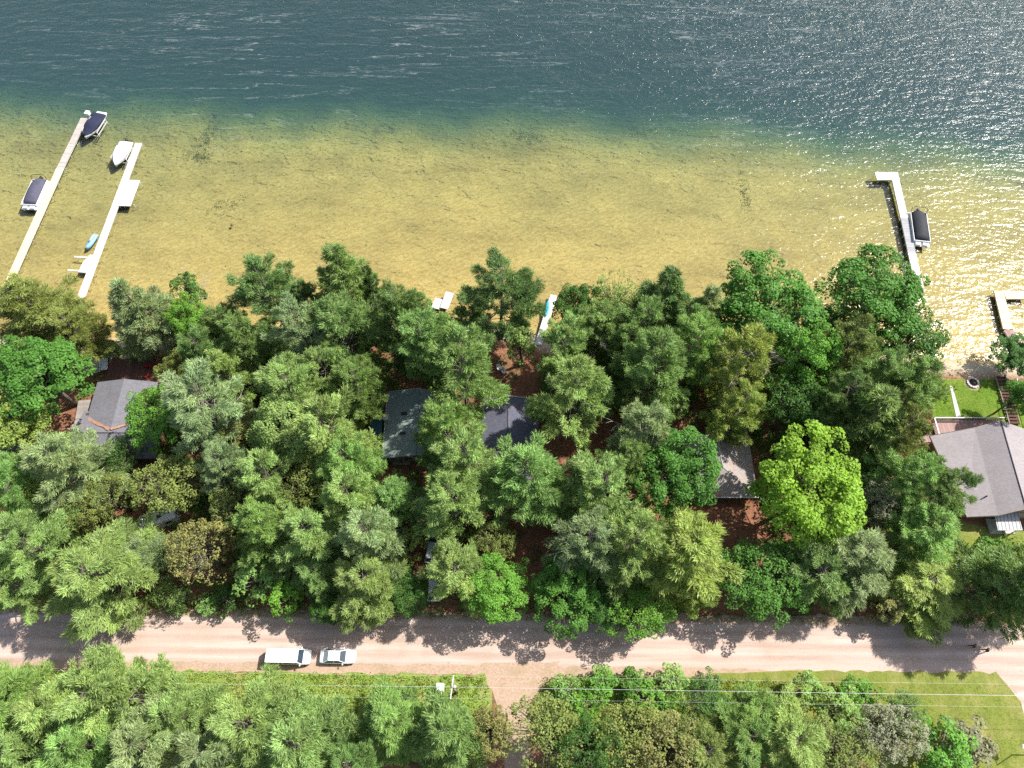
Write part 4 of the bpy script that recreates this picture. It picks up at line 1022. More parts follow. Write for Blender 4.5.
for sx in (-.8, 1.2):
    for yy in (.4, 3.0, 5.6):
        b = MB(); b.tube([(sx, yy, -2.0), (sx, yy, .74)], .045, 6); b.build('post', M['alu'], plat)
x0, y0 = AT(921, 292); x1, y1 = AT(894, 172); xm, ym = AT(912, 253); xn, yn = AT(904.5, 218)
k = dock('white L shaped dock with grey section beside a boat, right side of the lake', [(x0, y0, xm, ym, 1.35, M['dock_white']), (xm, ym, xn, yn, 1.35, M['dock_mat']), (xn, yn, x1, y1, 1.35, M['dock_white']), (x1 - .68, y1 - 1.0, x1 - 3.6, y1 - 1.0, 1.9, M['dock_white'])], 1.6)
x0, y0 = AT(1017, 345); x1, y1 = AT(1000, 291)
dock('pale wooden L shaped dock at the right picture edge, rusty near shore', [(x0 + .5, y0 - 2, x0 - .5, y0 + 3, 1.6, M['deck_pink']), (x0 - .5, y0 + 3.0, x1 - .2, y1, 1.6, M['dock_cream']), (x1 + .6, y1 - .8, x1 + 4.6, y1 - .8, 1.6, M['dock_cream'])], 2.0)
x0, y0 = AT(538, 345); x1, y1 = AT(554, 295)
dock('narrow white dock carrying a turquoise float, middle of the shore', [(x0, y0, x1, y1, 1.15, M['dock_white'])], 2.2)
kayak('paddle_board', 'turquoise paddle board lying on the left edge of the short middle dock', 'paddle board', (AT(547, 309)[0], AT(547, 309)[1], .76), R(-8), 3.2, .75, M['turq'], M['turq'])
for (pa, pb, w, lab) in (((444, 309), (450, 293), 1.4, 'detached grey dock section standing on the shore, longer one'), ((435, 309), (439, 299), 1.3, 'detached grey dock section on the shore, smaller one half under the leaves')):
    a1 = AT(*pa); b1 = AT(*pb); dock(lab, [(a1[0], a1[1], b1[0], b1[1], w, M['metal_pale'])], 2.0, 'dock section', .95)
t = thing('dock_locker', 'small white box on a post at the lake end of the long cream dock', 'dock box', (*AT(88.5, 114.5), 0))
b = MB(); b.tube([(0, 0, -2.2), (0, 0, .8)], .05, 6); b.build('post', M['alu'], t)
b = MB(); b.box((0, 0, 1.05), (.8, .8, .5), R(-15), .08); b.build('box', M['white'], t)
b = MB(); b.box((0, 0, 1.33), (.86, .86, .06), R(-15)); b.build('lid', M['white'], t)

# ------------------------------------------------------------------ boats
def axis_of(bow, stern, z):
    a = Vector(at(*bow, z)); s_ = Vector(at(*stern, z)); d = a - s_
    return ((a.x + s_.x) / 2, (a.y + s_.y) / 2), d.length, math.atan2(d.y, d.x) - math.pi / 2
def cover(b, secs, n=9):
    rings = []
    for y, w, z0, zt in secs:
        r = [(-w, y, z0), (-w * 1.02, y, z0 + (zt - z0) * .45)]
        for k in range(n):
            t = -1 + 2 * (k + .5) / n; r.append((w * .86 * t, y, zt - (zt - z0) * .35 * t * t))
        r += [(w * 1.02, y, z0 + (zt - z0) * .45), (w, y, z0)]
        rings.append(r)
    return b.loft(rings)
def outboard(t, y, z, m='black'):
    b = MB(); b.box((0, y - .28, z + .5), (.42, .62, .55), 0, .12); o = b.build('outboard_motor', M['black'], t)
    b = MB(); b.box((0, y - .3, z - .3), (.14, .3, 1.2)); b.build('leg', M['black'], o)
    return o
def pontoon(label, bow, stern, W, canvas, group=None):
    (cx, cy), L, a = axis_of(bow, stern, .8)
    t = thing('pontoon_boat', label, 'pontoon boat', (cx, cy, 0), a, group)
    for s_ in (-1, 1):
        b = MB(); b.tube([(s_ * W * .34, -L * .46, .22), (s_ * W * .34, L * .40, .22), (s_ * W * .34, L * .48, .38)], [.3, .3, .05], 10); b.build('pontoon', M['alu'], t)
    b = MB(); b.box((0, 0, .6), (W, L * .94, .1), 0, .12); b.build('deck', M['hull'], t)
    b = MB()
    for s_ in (-1, 1): b.box((s_ * (W / 2 - .06), -L * .02, .95), (.08, L * .80, .6))
    b.box((0, L * .375, .95), (W - .2, .08, .6)); b.box((0, -L * .42, .95), (W - .2, .08, .6)); b.build('fence', M['hull'], t)
    b = MB(); cover(b, [(-L * .47, W * .10, 1.0, 1.15), (-L * .45, W * .27, .9, 1.42), (-L * .40, W * .38, .85, 1.62), (-L * .3, W * .43, .85, 1.8), (-L * .1, W * .445, .85, 1.92), (L * .1, W * .445, .85, 1.85), (L * .24, W * .435, .85, 1.65), (L * .30, W * .40, .85, 1.5), (L * .335, W * .30, .85, 1.2)]); b.build('canvas_cover', canvas, t)
    for s_ in (-1, 1):
        b = MB(); b.box((s_ * W * .22, L * .425, .82), (W * .32, L * .07, .34), 0, .06); b.build('bow_seat', M['shrink'], t)
    outboard(t, -L * .46, .6)
    b = MB(); b.tube([(-W * .47, -L * .36, .7), (-W * .47, -L * .46, 1.9), (-W * .30, -L * .48, 2.1), (W * .30, -L * .48, 2.1), (W * .47, -L * .46, 1.9), (W * .47, -L * .36, .7)], .05, 6); b.build('tow_arch', M['black'], t)
    return t
pontoon('pontoon boat under a charcoal cover left of the long cream dock', (28, 210), (42, 179), 2.9, M['charcoal'])
pontoon('pontoon boat under a black cover moored beside the white L shaped dock', (922, 247), (917, 211), 2.9, M['blackc'])
def lift(loc, a, L, W, label):
    t = thing('boat_lift', label, 'boat lift', (*loc, 0), a)
    for sx in (-1, 1):
        for sy in (-1, 1):
            b = MB(); b.tube([(sx * W / 2, sy * L / 2, -2.0), (sx * W / 2, sy * L / 2, 1.3)], .06, 6); b.build('post', M['alu'], t)
        b = MB(); b.box((sx * W / 2, 0, 1.22), (.14, L + .3, .12)); b.box((sx * W / 2, 0, .55), (.14, L + .3, .12)); b.build('rail', M['metal_pale'], t)
    b = MB(); b.box((0, L / 2, .1), (W, .14, .14)); b.box((0, -L / 2, .1), (W, .14, .14)); b.build('cross_beam', M['alu'], t)
def runabout(label, bow, stern, W, canvas, platform):
    (cx, cy), L, a = axis_of(bow, stern, 1.0)
    t = thing('covered_boat', label, 'motor boat', (cx, cy, .15), a)
    b = MB(); rings = []
    for q in np.linspace(-.5, .5, 9):
        k = max(.04, 1 - max(0, (q + .05) / .55) ** 2.2); w = W / 2 * k; zt = .85 + .15 * max(0, q) * 2; zb = .0 + .5 * max(0, q - .25) * 2
        rings.append([(-w, q * L, zt), (-w * .85, q * L, zb + .3), (0, q * L, zb), (w * .85, q * L, zb + .3), (w, q * L, zt)])
    b.loft(rings); b.build('hull', M['hull'], t)
    b = MB(); S_ = []
    for q in np.linspace(-.47, .49, 10):
        k = max(.06, 1 - max(0, (q + .05) / .55) ** 2.2); S_.append((q * L, W / 2 * k * 1.03, .8 + .15 * max(0, q) * 2, 1.05 + .55 * math.exp(-((q - .02) / .2) ** 2) + .15 * max(0, .3 - q)))
    cover(b, S_); b.build('boat_cover', canvas, t)
    if platform:
        b = MB(); b.box((0, -L * .5 - .3, .6), (W * .8, .8, .1), 0, .15); b.build('swim_platform', M['hull'], t)
    else: outboard(t, -L * .49, .5)
    return (cx, cy), L, a
c, L, a = runabout('motor boat under a navy cover at the lake end of the long cream dock', (85, 137), (100, 113.5), 2.7, M['navy'], True)
lift((c[0] + .35, c[1] - .1), a, L * .55, 3.1, 'pale boat lift rails around the navy covered boat')
c, L, a = runabout('motor boat under a white cover beside the lake end of the second dock', (115, 165), (126.5, 142), 2.6, M['shrink'], False)
lift((c[0] + .2, c[1]), a, L * .5, 3.0, 'pale boat lift rails around the white covered boat')
def jetski(label, bow, stern):
    (cx, cy), L, a = axis_of(bow, stern, .6)
    t = thing('jet_ski', label, 'jet ski', (cx, cy, -.02), a)
    b = MB(); rings = []
    for q in np.linspace(-.5, .5, 9):
        k = max(.12, 1 - max(0, (q - .05) / .5) ** 2); w = .58 * k
        rings.append([(-w, q * L, .42), (-w * .7, q * L, .05), (0, q * L, 0), (w * .7, q * L, .05), (w, q * L, .42), (w * .6, q * L, .62), (0, q * L, .66 + .12 * (q > -.1)), (-w * .6, q * L, .62)])
    b.loft(rings); b.build('hull', M['skyblue'], t)
    b = MB(); b.loft([[(math.sin(u) * w, y, z + math.cos(u) * .12) for u in [2 * math.pi * k / 8 for k in range(8)]] for y, w, z in ((-L * .42, .15, .72), (-L * .3, .22, .8), (-L * .05, .2, .8), (L * .05, .12, .75))]); b.build('seat', simple('pale_blue_vinyl', (.34, .55, .78), .5, .3), t)
    b = MB(); b.tube([(-.4, L * .1, 1.0), (-.1, L * .14, 1.02), (.1, L * .14, 1.02), (.4, L * .1, 1.0)], .035, 6); b.tube([(0, L * .18, .7), (0, L * .14, 1.02)], .05, 6); b.build('handlebar', M['black'], t)
    b = MB(); b.tube([(0, -L * .5 - .05, .2), (0, -L * .42, .2)], .12, 8); b.build('jet_nozzle', M['black'], t)
jetski('pale blue jet ski floating beside the white dock with platform', (86, 248), (95, 234))
t = thing('jet_ski_lift', 'empty white jet ski lift with two arms beside the white dock', 'jet ski lift', (*at(87, 264, .6), 0), R(-8))
b = MB(); b.loft([[(-.75, -1.9, .5), (.75, -1.9, .5), (.75, -1.9, .72), (-.75, -1.9, .72)], [(-.75, .3, .5), (.75, .3, .5), (.75, .3, .75), (-.75, .3, .75)], [(-.15, 1.9, .6), (.5, 1.9, .6), (.5, 1.9, .8), (-.15, 1.9, .8)]], True, False); b.build('cradle', M['dock_white'], t)
for y in (-1.7, 1.2):
    b = MB(); b.box((-1.5, y, .72), (2.4, .2, .1), R(4)); b.build('arm', M['white'], t)
    for x in (-2.5, .6):
        b = MB(); b.tube([(x, y, -1.3), (x, y, .75)], .05, 6); b.build('post', M['alu'], t)
t = thing('swim_buoy', 'small dark mooring float on the sandy shallows right of the white dock', 'float', (*at(232, 225.5, 0), -.08))
b = MB(); b.loft([[(r_ * math.cos(u), r_ * math.sin(u), z) for u in [2 * math.pi * k / 10 for k in range(10)]] for r_, z in ((.08, 0), (.24, .1), (.28, .2), (.2, .32), (.06, .38))]); b.build('body', simple('brown_float', (.12, .08, .04), .6), t)
b = MB(); b.tube([(0, 0, .36), (0, 0, .5)], .03, 6); b.build('ring', M['black'], t)

# ------------------------------------------------------------------ yard by the beach, right
t = thing('fire_pit', 'round stone fire pit with ashes on the bright yard lawn', 'fire pit', (*at(972.5, 383, LAND), LAND))
b = MB(); r_ = random.Random(3)
for i in range(14):
    u = 2 * math.pi * i / 14; b.box((.82 * math.cos(u), .82 * math.sin(u), .13), (.34, .36, .26 + r_.uniform(-.03, .03)), u, .05)
b.build('stone_ring', M['stone'], t)
b = MB(); b.tube([(0, 0, .0), (0, 0, .06)], .68, 14); b.build('ash_bed', M['ash'], t)
b = MB()
for u in (0, 1.1, 2.2): b.tube([(.4 * math.cos(u), .4 * math.sin(u), .12), (-.35 * math.cos(u), -.35 * math.sin(u), .16)], .06, 6)
b.build('log', M['ash'], t)
def ring_sheet(name, cx, cy, r, z, m, seed):
    q = random.Random(seed); return sheet(name, [(cx + r * q.uniform(.93, 1.07) * math.cos(u), cy + r * q.uniform(.93, 1.07) * math.sin(u)) for u in [2 * math.pi * k / 24 for k in range(24)]], z, m)
ring_sheet('gravel_ring', *at(972.5, 383.5, LAND), 1.2, LAND + .010, M['shoulder'], 4)
pth = [at(949.5, 386), at(952, 386), at(961.5, 419), at(956.5, 419)]
b = MB(); b.prism(pth[::-1] if False else [pth[3], pth[2], pth[1], pth[0]], LAND - .1, LAND + .06); tag(b.build('garden_path', M['concrete']), kind='structure')
pd = blob([at(926, 545), at(940, 541), at(951, 572), at(936, 622), at(920, 622), at(936, 580)], .15, 12); sheet('gravel_path', pd, LAND + .012, M['concrete'])
t = thing('timber_steps', 'dark red timber steps leading from the lawn to the water, right picture edge', 'steps', (77.6, 49.3, LAND), R(-2))
for i in range(15):
    b = MB(); b.box((0, -3.9 + i * .57, .36 - i * .018), (1.5, .36, .18)); b.build('tread', M['darkwood'], t)
for s_ in (-1, 1):
    b = MB(); b.box((s_ * .8, .2, .3), (.12, 8.6, .22)); b.build('stringer', M['deck_pink'], t)
t = thing('rope_fence', 'low white rail fence right of the dark red timber steps', 'fence', (79.6, 49.0, LAND), R(-4))
for i in range(4):
    b = MB(); b.box((0, -3.9 + i * 2.6, .4), (.1, .1, 1.0)); b.build('post', M['white'], t)
b = MB(); b.box((0, 0, .8), (.07, 8.0, .08)); b.build('rail', M['white'], t)
t = thing('dead_branch', 'bare white dead branch beside the deck of the mauve-grey roofed house', 'branch', (76.6, 46.6, LAND))
b = MB(); b.tube([(0, -2.0, .35), (-.3, -.6, .75), (-.15, .8, .95), (.2, 2.6, 1.15)], [.07, .06, .045, .02], 6); b.tube([(-.3, -.6, .75), (-1.0, -.4, .9)], [.04, .015], 5); b.tube([(-.15, .8, .95), (-.8, .7, 1.1)], [.035, .012], 5); b.build('stem', M['deadwood'], t)

# ------------------------------------------------------------------ vehicles
def wheels(t, L, W, xs_, r=.33):
    for x in xs_:
        for s_ in (-1, 1):
            b = MB(); b.tube([(x, s_ * (W / 2 - .2), r), (x, s_ * (W / 2 + .01), r)], r, 16); o = b.build('wheel', M['tyre'], t)
            b = MB(); b.tube([(x, s_ * (W / 2 - .1), r), (x, s_ * (W / 2 + .025), r)], r * .6, 10); b.build('rim', M['rim'], o)
def car(label, cat, loc, rz, paint, kind):
    t = thing({'van': 'parked_van', 'sedan': 'parked_car', 'suv': 'parked_car'}[kind], label, cat, loc, rz)
    if kind == 'van':
        L, W = 5.7, 2.0
        sec = [(-2.85, .88, 1.0), (-2.8, .97, 1.15), (-1, 1.0, 1.2), (1.9, 1.0, 1.2), (2.45, .97, 1.12), (2.75, .9, 1.0), (2.86, .75, .85)]
        cab = (-2.8, 1.95, -2.72, 1.42, 1.18, 2.0, .97, .86); wx = (-1.75, 1.85); r = .36
    elif kind == 'suv':
        L, W = 4.8, 1.9
        sec = [(-2.4, .84, .85), (-2.3, .93, 1.0), (-1, .95, 1.05), (.9, .95, 1.05), (1.8, .92, .98), (2.25, .85, .85), (2.4, .7, .7)]
        cab = (-2.25, 1.15, -1.9, .35, 1.03, 1.68, .9, .7); wx = (-1.45, 1.5); r = .36
    else:
        L, W = 4.75, 1.84
        sec = [(-2.37, .74, .78), (-2.25, .87, .93), (-1.5, .91, .98), (.6, .92, .96), (1.5, .9, .86), (2.15, .82, .74), (2.37, .62, .6)]
        cab = (-1.85, 1.05, -1.12, .32, .95, 1.43, .84, .62); wx = (-1.4, 1.42); r = .32
    b = MB(); rings = []
    for x, w, zt in sec:
        zl = .26; zm = zl + (zt - zl) * .62
        rings.append([(x, -w * .93, zl), (x, -w, zm), (x, -w * .95, zt - .05), (x, -w * .82, zt), (x, 0, zt + .035), (x, w * .82, zt), (x, w * .95, zt - .05), (x, w, zm), (x, w * .93, zl)])
    b.loft(rings); b.build('body', paint, t)
    xa, xb, ta, tb_, z0, z1, wb, wt = cab
    lo = [(xa, -wb, z0 - .06), (xb, -wb, z0 - .06), (xb + .05, 0, z0 - .06), (xb, wb, z0 - .06), (xa, wb, z0 - .06)]
    hi = [(ta, -wt, z1 - .04), (tb_, -wt, z1 - .04), (tb_ + .05, 0, z1 - .04), (tb_, wt, z1 - .04), (ta, wt, z1 - .04)]
    b = MB(); b.loft([lo, hi], True, False); b.build('pillar_frame', paint, t)
    b = MB(); b.box(((ta + tb_) / 2, 0, z1 - .01), (tb_ - ta + .06, wt * 2 + .04, .08), 0, .1); b.build('roof', paint, t)
    def pane(a, c, nm, m, f=.1, push=(0, 0, 0)):
        p = [Vector(v) for v in (a[0], a[1], c[1], c[0])]; ctr = sum(p, Vector()) / 4
        q = [v + (ctr - v) * f + Vector(push) for v in p]
        nn = (q[1] - q[0]).cross(q[3] - q[0]).normalized()
        if nn.dot(Vector(push)) < 0: q = q[::-1]
        b = MB(); b.add(q + [v - Vector(push) * 1.5 for v in q], [(0, 1, 2, 3), (7, 6, 5, 4)] + [(i, 4 + i, 4 + (i + 1) % 4, (i + 1) % 4) for i in range(4)]); b.build(nm, m, t)
    pane([(xb + .05, -wb, z0), (xb + .05, wb, z0)], [(tb_ + .04, -wt, z1 - .05), (tb_ + .04, wt, z1 - .05)], 'windshield', M['glass'], .1, (.03, 0, .016))
    pane([(xa, -wb, z0), (xa, wb, z0)], [(ta, -wt, z1 - .05), (ta, wt, z1 - .05)], 'rear_window', M['glass_light'] if kind == 'sedan' else M['glass'], .12, (-.03, 0, .016))
    for s_ in (-1, 1):
        xm = xa + (xb - xa) * .5; tm = ta + (tb_ - ta) * .5
        for (p0, p1, q0, q1) in ((xa, xm, ta, tm), (xm, xb, tm, tb_)):
            pane([(p0, s_ * wb, z0), (p1, s_ * wb, z0)], [(q0, s_ * wt, z1 - .05), (q1, s_ * wt, z1 - .05)], 'side_window', M['glass'], .12, (0, s_ * .02, .012))
        b = MB(); b.box((sec[-2][0] + .06, s_ * sec[-2][1] * .8, sec[-2][2] - .12), (.2, .3, .14), s_ * .3, .04); b.build('headlight', M['lampglass'], t)
        b = MB(); b.box((sec[0][0] + .04, s_ * sec[0][1] * .85, sec[0][2] - .14), (.1, .26, .18), 0, .016); b.build('tail_light', M['redlens'], t)
        b = MB(); b.box((xb - .25, s_ * (W / 2 + .1), z0 + .06), (.14, .24, .16), 0, .03); b.build('wing_mirror', paint, t)
    wheels(t, L, W, wx, r); return t
vx, vy = at(288.5, 656.5, 2.4); car('long white van parked on the road shoulder behind a white sedan', 'van', (vx, vy, LAND + .01), R(-.7), M['gloss_white'], 'van')
vx, vy = at(338, 656.5, 2.0); car('white sedan parked on the road shoulder in front of the long white van', 'car', (vx, vy, LAND + .01), R(-.7), M['gloss_white'], 'sedan')
vx, vy = at(433, 546, 2.4); car('silver car half hidden under pale pines, windscreen towards the green roof', 'car', (vx, vy, LAND + .004), R(84), M['silver'], 'suv')
vx, vy = at(434, 583, 2.4); car('white car almost hidden by a pale pine close to the road', 'car', (vx, vy, LAND + .004), R(92), M['gloss_white'], 'suv')
vx, vy = at(716, 556, 2.4); car('blue grey car peeking out right of the large yellowish pine', 'car', (vx, vy, LAND + .004), R(95), M['bluegrey'], 'suv')
t = thing('camping_trailer', 'white trailer half hidden among olive trees in the left woods', 'trailer', (*at(158, 518, 3.4), LAND), R(22))
b = MB(); b.box((0, 0, 1.45), (5.0, 2.1, 2.1), 0, .25); b.build('body', M['gloss_white'], t)
b = MB(); b.box((-2.3, -1.08, 1.3), (.7, .06, 1.5)); b.build('door', M['red'], t)
for x in (-.8, 1.2):
    b = MB(); b.box((x, -1.07, 1.7), (.9, .05, .6)); b.build('window', M['pane'], t)
b = MB(); b.box((.3, 0, 2.56), (.6, .5, .16), 0, .05); b.build('roof_vent', M['black'], t)
b = MB(); b.tube([(2.4, 0, .5), (3.6, 0, .45)], .06, 6); b.build('drawbar', M['black'], t)
wheels(t, 5, 2.1, (-.4, .4), .32)

# ------------------------------------------------------------------ power line, street furniture
px_, py_ = at(452, 687, 10.4)
UP = Vector((px_, py_, LAND))
t = thing('utility_pole', 'timber utility pole with one crossarm on the grass verge near the gravel drive', 'utility pole', UP)
b = MB(); b.tube([(0, 0, -.5), (0, 0, 9.3)], [.17, .12], 10); b.build('pole', M['polewood'], t)
b = MB(); b.box((0, 0, 8.9), (.14, 2.7, .14), R(-6)); b.build('crossarm', M['metal_pale'], t)
for yy in (-1.25, .0, 1.25):
    b = MB(); b.tube([(yy * .1, yy, 8.96), (yy * .1, yy, 9.14)], [.07, .05], 8); b.build('insulator', M['white'], t)
b = MB(); b.tube([(.25, .1, 7.6), (.25, .1, 8.5)], .2, 10); b.build('transformer_can', M['metal_pale'], t)
def wire(label, pts, r):
    t = MB(); P = []
    for (a, c) in zip(pts[:-1], pts[1:]):
        A, C_ = Vector(a), Vector(c)
        for i in range(14):
            q = i / 14; p = A.lerp(C_, q); p.z -= 4 * q * (1 - q) * .55; P.append(p)
    P.append(Vector(pts[-1])); t.tube(P, r, 5); return tag(t.build('power_line', M['cable']), label, 'power line', 'power lines along the verge')
zt = LAND + 9.12
def run(dy, z, l, m_, r):
    wire(l, [(-130, UP.y + dy + 1.4 + .2, z), (UP.x - 62, UP.y + dy + .78, z), (UP.x + dy * .1, UP.y + dy, z), (UP.x + 95, UP.y + dy - 1.3, z), (170, UP.y + dy - 2.2, z)], r)
run(1.25, zt, 'thin overhead wire on the road side end of the crossarm', 0, .008)
run(0, zt, 'thickest overhead cable running past the top of the utility pole', 0, .016)
run(-1.25, zt, 'thin overhead wire on the woods side end of the crossarm', 0, .007)
t = thing('utility_cabinet', 'square white utility cabinet on the grass left of the utility pole', 'utility cabinet', (*at(440, 687, 2.1), LAND))
b = MB(); b.box((0, 0, .03), (1.0, 1.0, .14)); b.build('plinth', M['concrete'], t)
b = MB(); b.box((0, 0, .45), (.86, .86, .72), R(-3), .04); b.build('case', M['white'], t)
b = MB(); b.box((0, 0, .84), (.94, .94, .06), R(-3)); b.build('lid', M['white'], t)
b = MB(); b.box((.05, -.62, .2), (.3, .4, .3)); b.build('meter_box', M['white'], t)
t = thing('lamp_post', 'dark lamp post with a white head on the mown lawn, bottom right corner', 'lamp post', (*at(1012, 755, LAND), LAND))
b = MB(); b.tube([(0, 0, -.3), (0, 0, 3.0)], .06, 8); b.build('post', M['black'], t)
b = MB(); b.tube([(0, 0, 2.95), (0, .75, 3.05)], .045, 6); b.build('arm', M['black'], t)
b = MB(); b.box((.05, .85, 3.05), (.75, .5, .16), R(-20), .08); b.build('lamp_head', M['white'], t)

# ------------------------------------------------------------------ two walkers on the road
def skinned(name, pts, edges, rad, m, parent, sub=2):
    me = bpy.data.meshes.new(name); me.from_pydata(pts, edges, []); me.materials.append(m)
    o = bpy.data.objects.new(name, me); COL.objects.link(o)
    o.parent = parent
    md = o.modifiers.new('skin', 'SKIN'); md.use_smooth_shade = True
    for i, r_ in enumerate(rad):
        r2 = r_ if hasattr(r_, '__len__') else (r_, r_)
        me.skin_vertices[0].data[i].radius = r2
    me.skin_vertices[0].data[0].use_root = True
    s_ = o.modifiers.new('sub', 'SUBSURF'); s_.levels = sub; s_.render_levels = sub
    return o
def person(label, loc, rz, shirt, trousers, hair, capped):
    t = thing('person', label, 'person', loc, rz)
    J = {'pel': (0, 0, .95), 'sp': (0, .0, 1.18), 'ch': (0, .02, 1.36), 'nk': (0, .03, 1.50), 'hd': (0, .05, 1.58), 'ht': (0, .05, 1.72)}
    P = list(J.values()); E_ = [(0, 1), (1, 2), (2, 3), (3, 4), (4, 5)]; Rr = [(.15, .11), (.14, .10), (.16, .11), .055, .085, .08]
    for s_, sw in ((-1, 1), (1, -1)):
        k = len(P); P += [(s_ * .19, .02, 1.42), (s_ * .25, -.03 + .10 * sw, 1.14), (s_ * .24, .06 + .22 * sw, .92), (s_ * .235, .09 + .26 * sw, .83)]
        E_ += [(2, k), (k, k + 1), (k + 1, k + 2), (k + 2, k + 3)]; Rr += [.06, .045, .032, .038]
        for f in range(5):
            kk = len(P); P.append((s_ * (.235 - .03 + .015 * f), .09 + .26 * sw + (.03 if f == 0 else .02), .75 + .012 * abs(f - 2) + (.03 if f == 0 else 0))); E_.append((k + 3, kk)); Rr.append(.009)
        k = len(P); P += [(s_ * .09, 0, .88), (s_ * .10, -.14 * sw + .03, .48), (s_ * .10, -.30 * sw - .02, .09), (s_ * .10, -.30 * sw + .12, .045)]
        E_ += [(0, k), (k, k + 1), (k + 1, k + 2), (k + 2, k + 3)]; Rr += [.085, .058, .04, .038]
    skinned('body', P, E_, Rr, M['skin'], t)
    # clothes follow the same joints, a little fuller
    P = [(0, 0, .92), (0, 0, 1.18), (0, .02, 1.36), (0, .025, 1.47)]; E_ = [(0, 1), (1, 2), (2, 3)]; Rr = [(.175, .13), (.165, .12), (.185, .13), .075]
    for s_, sw in ((-1, 1), (1, -1)):
        k = len(P); P += [(s_ * .20, .02, 1.42), (s_ * .25, -.03 + .10 * sw, 1.15), (s_ * .243, .03 + .18 * sw, .99)]; E_ += [(2, k), (k, k + 1), (k + 1, k + 2)]; Rr += [.08, .062, .05]
    skinned('shirt', P, E_, Rr, shirt, t)
    P = [(0, 0, 1.0), (0, 0, .9)]; E_ = [(0, 1)]; Rr = [(.17, .125), (.17, .125)]
    for s_, sw in ((-1, 1), (1, -1)):
        k = len(P); P += [(s_ * .092, 0, .84), (s_ * .10, -.14 * sw + .03, .48), (s_ * .10, -.29 * sw - .015, .13)]; E_ += [(1, k), (k, k + 1), (k + 1, k + 2)]; Rr += [.10, .075, .06]
    skinned('trousers', P, E_, Rr, trousers, t)
    b = MB(); b.loft([[(r_ * math.cos(u), .04 + r_ * 1.12 * math.sin(u), z) for u in [2 * math.pi * k / 12 for k in range(12)]] for r_, z in ((.098, 1.62), (.108, 1.70), (.09, 1.77), (.04, 1.805))])
    if capped: b.box((0, .17, 1.70), (.15, .13, .02), 0, .03)
    b.build('cap' if capped else 'hair', hair, t)
x, y = at(974, 646, 2.4); person('walker with light hair and brown clothes at the edge of the tree shade', (x, y, LAND + .008), R(80), M['shirt_brown'], M['trouser'], M['hair'], False)
x, y = at(987, 650, 2.4); person('walker in black with a white cap inside the tree shade on the road', (x, y, LAND + .008), R(80), M['cloth_black'], M['cloth_black'], M['cap'], True)

# ------------------------------------------------------------------ low growth
def tufts(name, pts, hgt, k, tintmat, hue, seed, w=.03, spread=.18):
    r = np.random.default_rng(seed); P = np.repeat(np.asarray(pts), k, 0); n = len(P)
    D = unit(r.normal(0, .55, (n, 3)) + np.array([0, 0, .9])); L = hgt * r.uniform(.5, 1.1, n) / 2
    C = P + r.normal(0, spread, (n, 3)) * np.array([1, 1, 0]) + D * L[:, None]
    T = np.repeat(np.stack([r.uniform(0, 1, len(pts)), r.uniform(0, 1, len(pts))], 1), k, 0)
    o = bpy.data.objects.new(name, leafmesh(name, C, D, perp(D, r), L, np.full(n, w) * r.uniform(.7, 1.4, n), T, tintmat)); COL.objects.link(o); o.color = (*HUE[hue], 1); return tag(o, kind='stuff')
g = np.random.default_rng(9)
pts = []
for x in g.uniform(-75, 36, 6000):
    if -3.2 < x < 3.6: continue
    d = g.uniform(4.2, 10.5) if x < 0 else g.uniform(4.3, 8.5)
    pts.append((x, road_y(x, -d), LAND))
tufts('tall_grass', pts, .42, 7, M['leaf'], 'yellow', 4, .05)
pts = [(x, y, LAND) for x, y in zip(g.uniform(34, 66, 5000), g.uniform(-3, 9.2, 5000)) if y < road_y(x, -4.2)]
tufts('lawn_grass', pts, .10, 6, M['leaf'], 'yellow', 5, .02, .1)
pts = [(x, y, LAND) for x, y in zip(g.uniform(66, 76.5, 2500), g.uniform(46, 53, 2500))]
tufts('yard_grass', pts, .08, 6, M['leaf'], 'bright', 6, .02, .1)
# low woodland plants
pts = []
for x, y in zip(g.uniform(-80, 80, 5200), g.uniform(16.8, 60, 5200)):
    if y < road_y(x, 3.8): continue
    dens = .5 + .5 * math.sin(x * .23 + 1.3) * math.sin(y * .19 + .4)
    clear = (-22 < x < 24 and y > 22) or (24 < x < 37 and y < 34) or (60 < x)
    if g.uniform() < dens * (.12 if clear else .7): pts.append((x, y, LAND))
tufts('undergrowth', pts, .8, 9, M['leaf'], 'mid', 7, .11, .35)
pts = [(x, road_y(x, 3.3 + abs(g.normal(0, .6))), LAND) for x in g.uniform(-75, 75, 1300)]
tufts('roadside_weeds', pts, .4, 6, M['leaf'], 'mid', 8, .05, .25)

# weed patches on the lake bed
gw = np.random.default_rng(31); pts = []
for (px, py, a, b_, n) in ((207, 137, 1.0, 3.6, 90), (199, 158, 1.6, 1.0, 40), (525, 136, 1.6, 1.2, 60), (640, 128, 2.0, .9, 40), (225, 210, 1.6, 1.0, 30), (745, 200, .3, 2.6, 40)):
    cx, cy_ = at(px, py, -1.2)
    for k in range(n):
        x = cx + gw.normal(0, a); y = cy_ + gw.normal(0, b_); pts.append((x, y, float(ground_z(x, y))))
tufts('water_weeds', pts, .34, 7, M['leaf'], 'olive', 12, .07, .3)
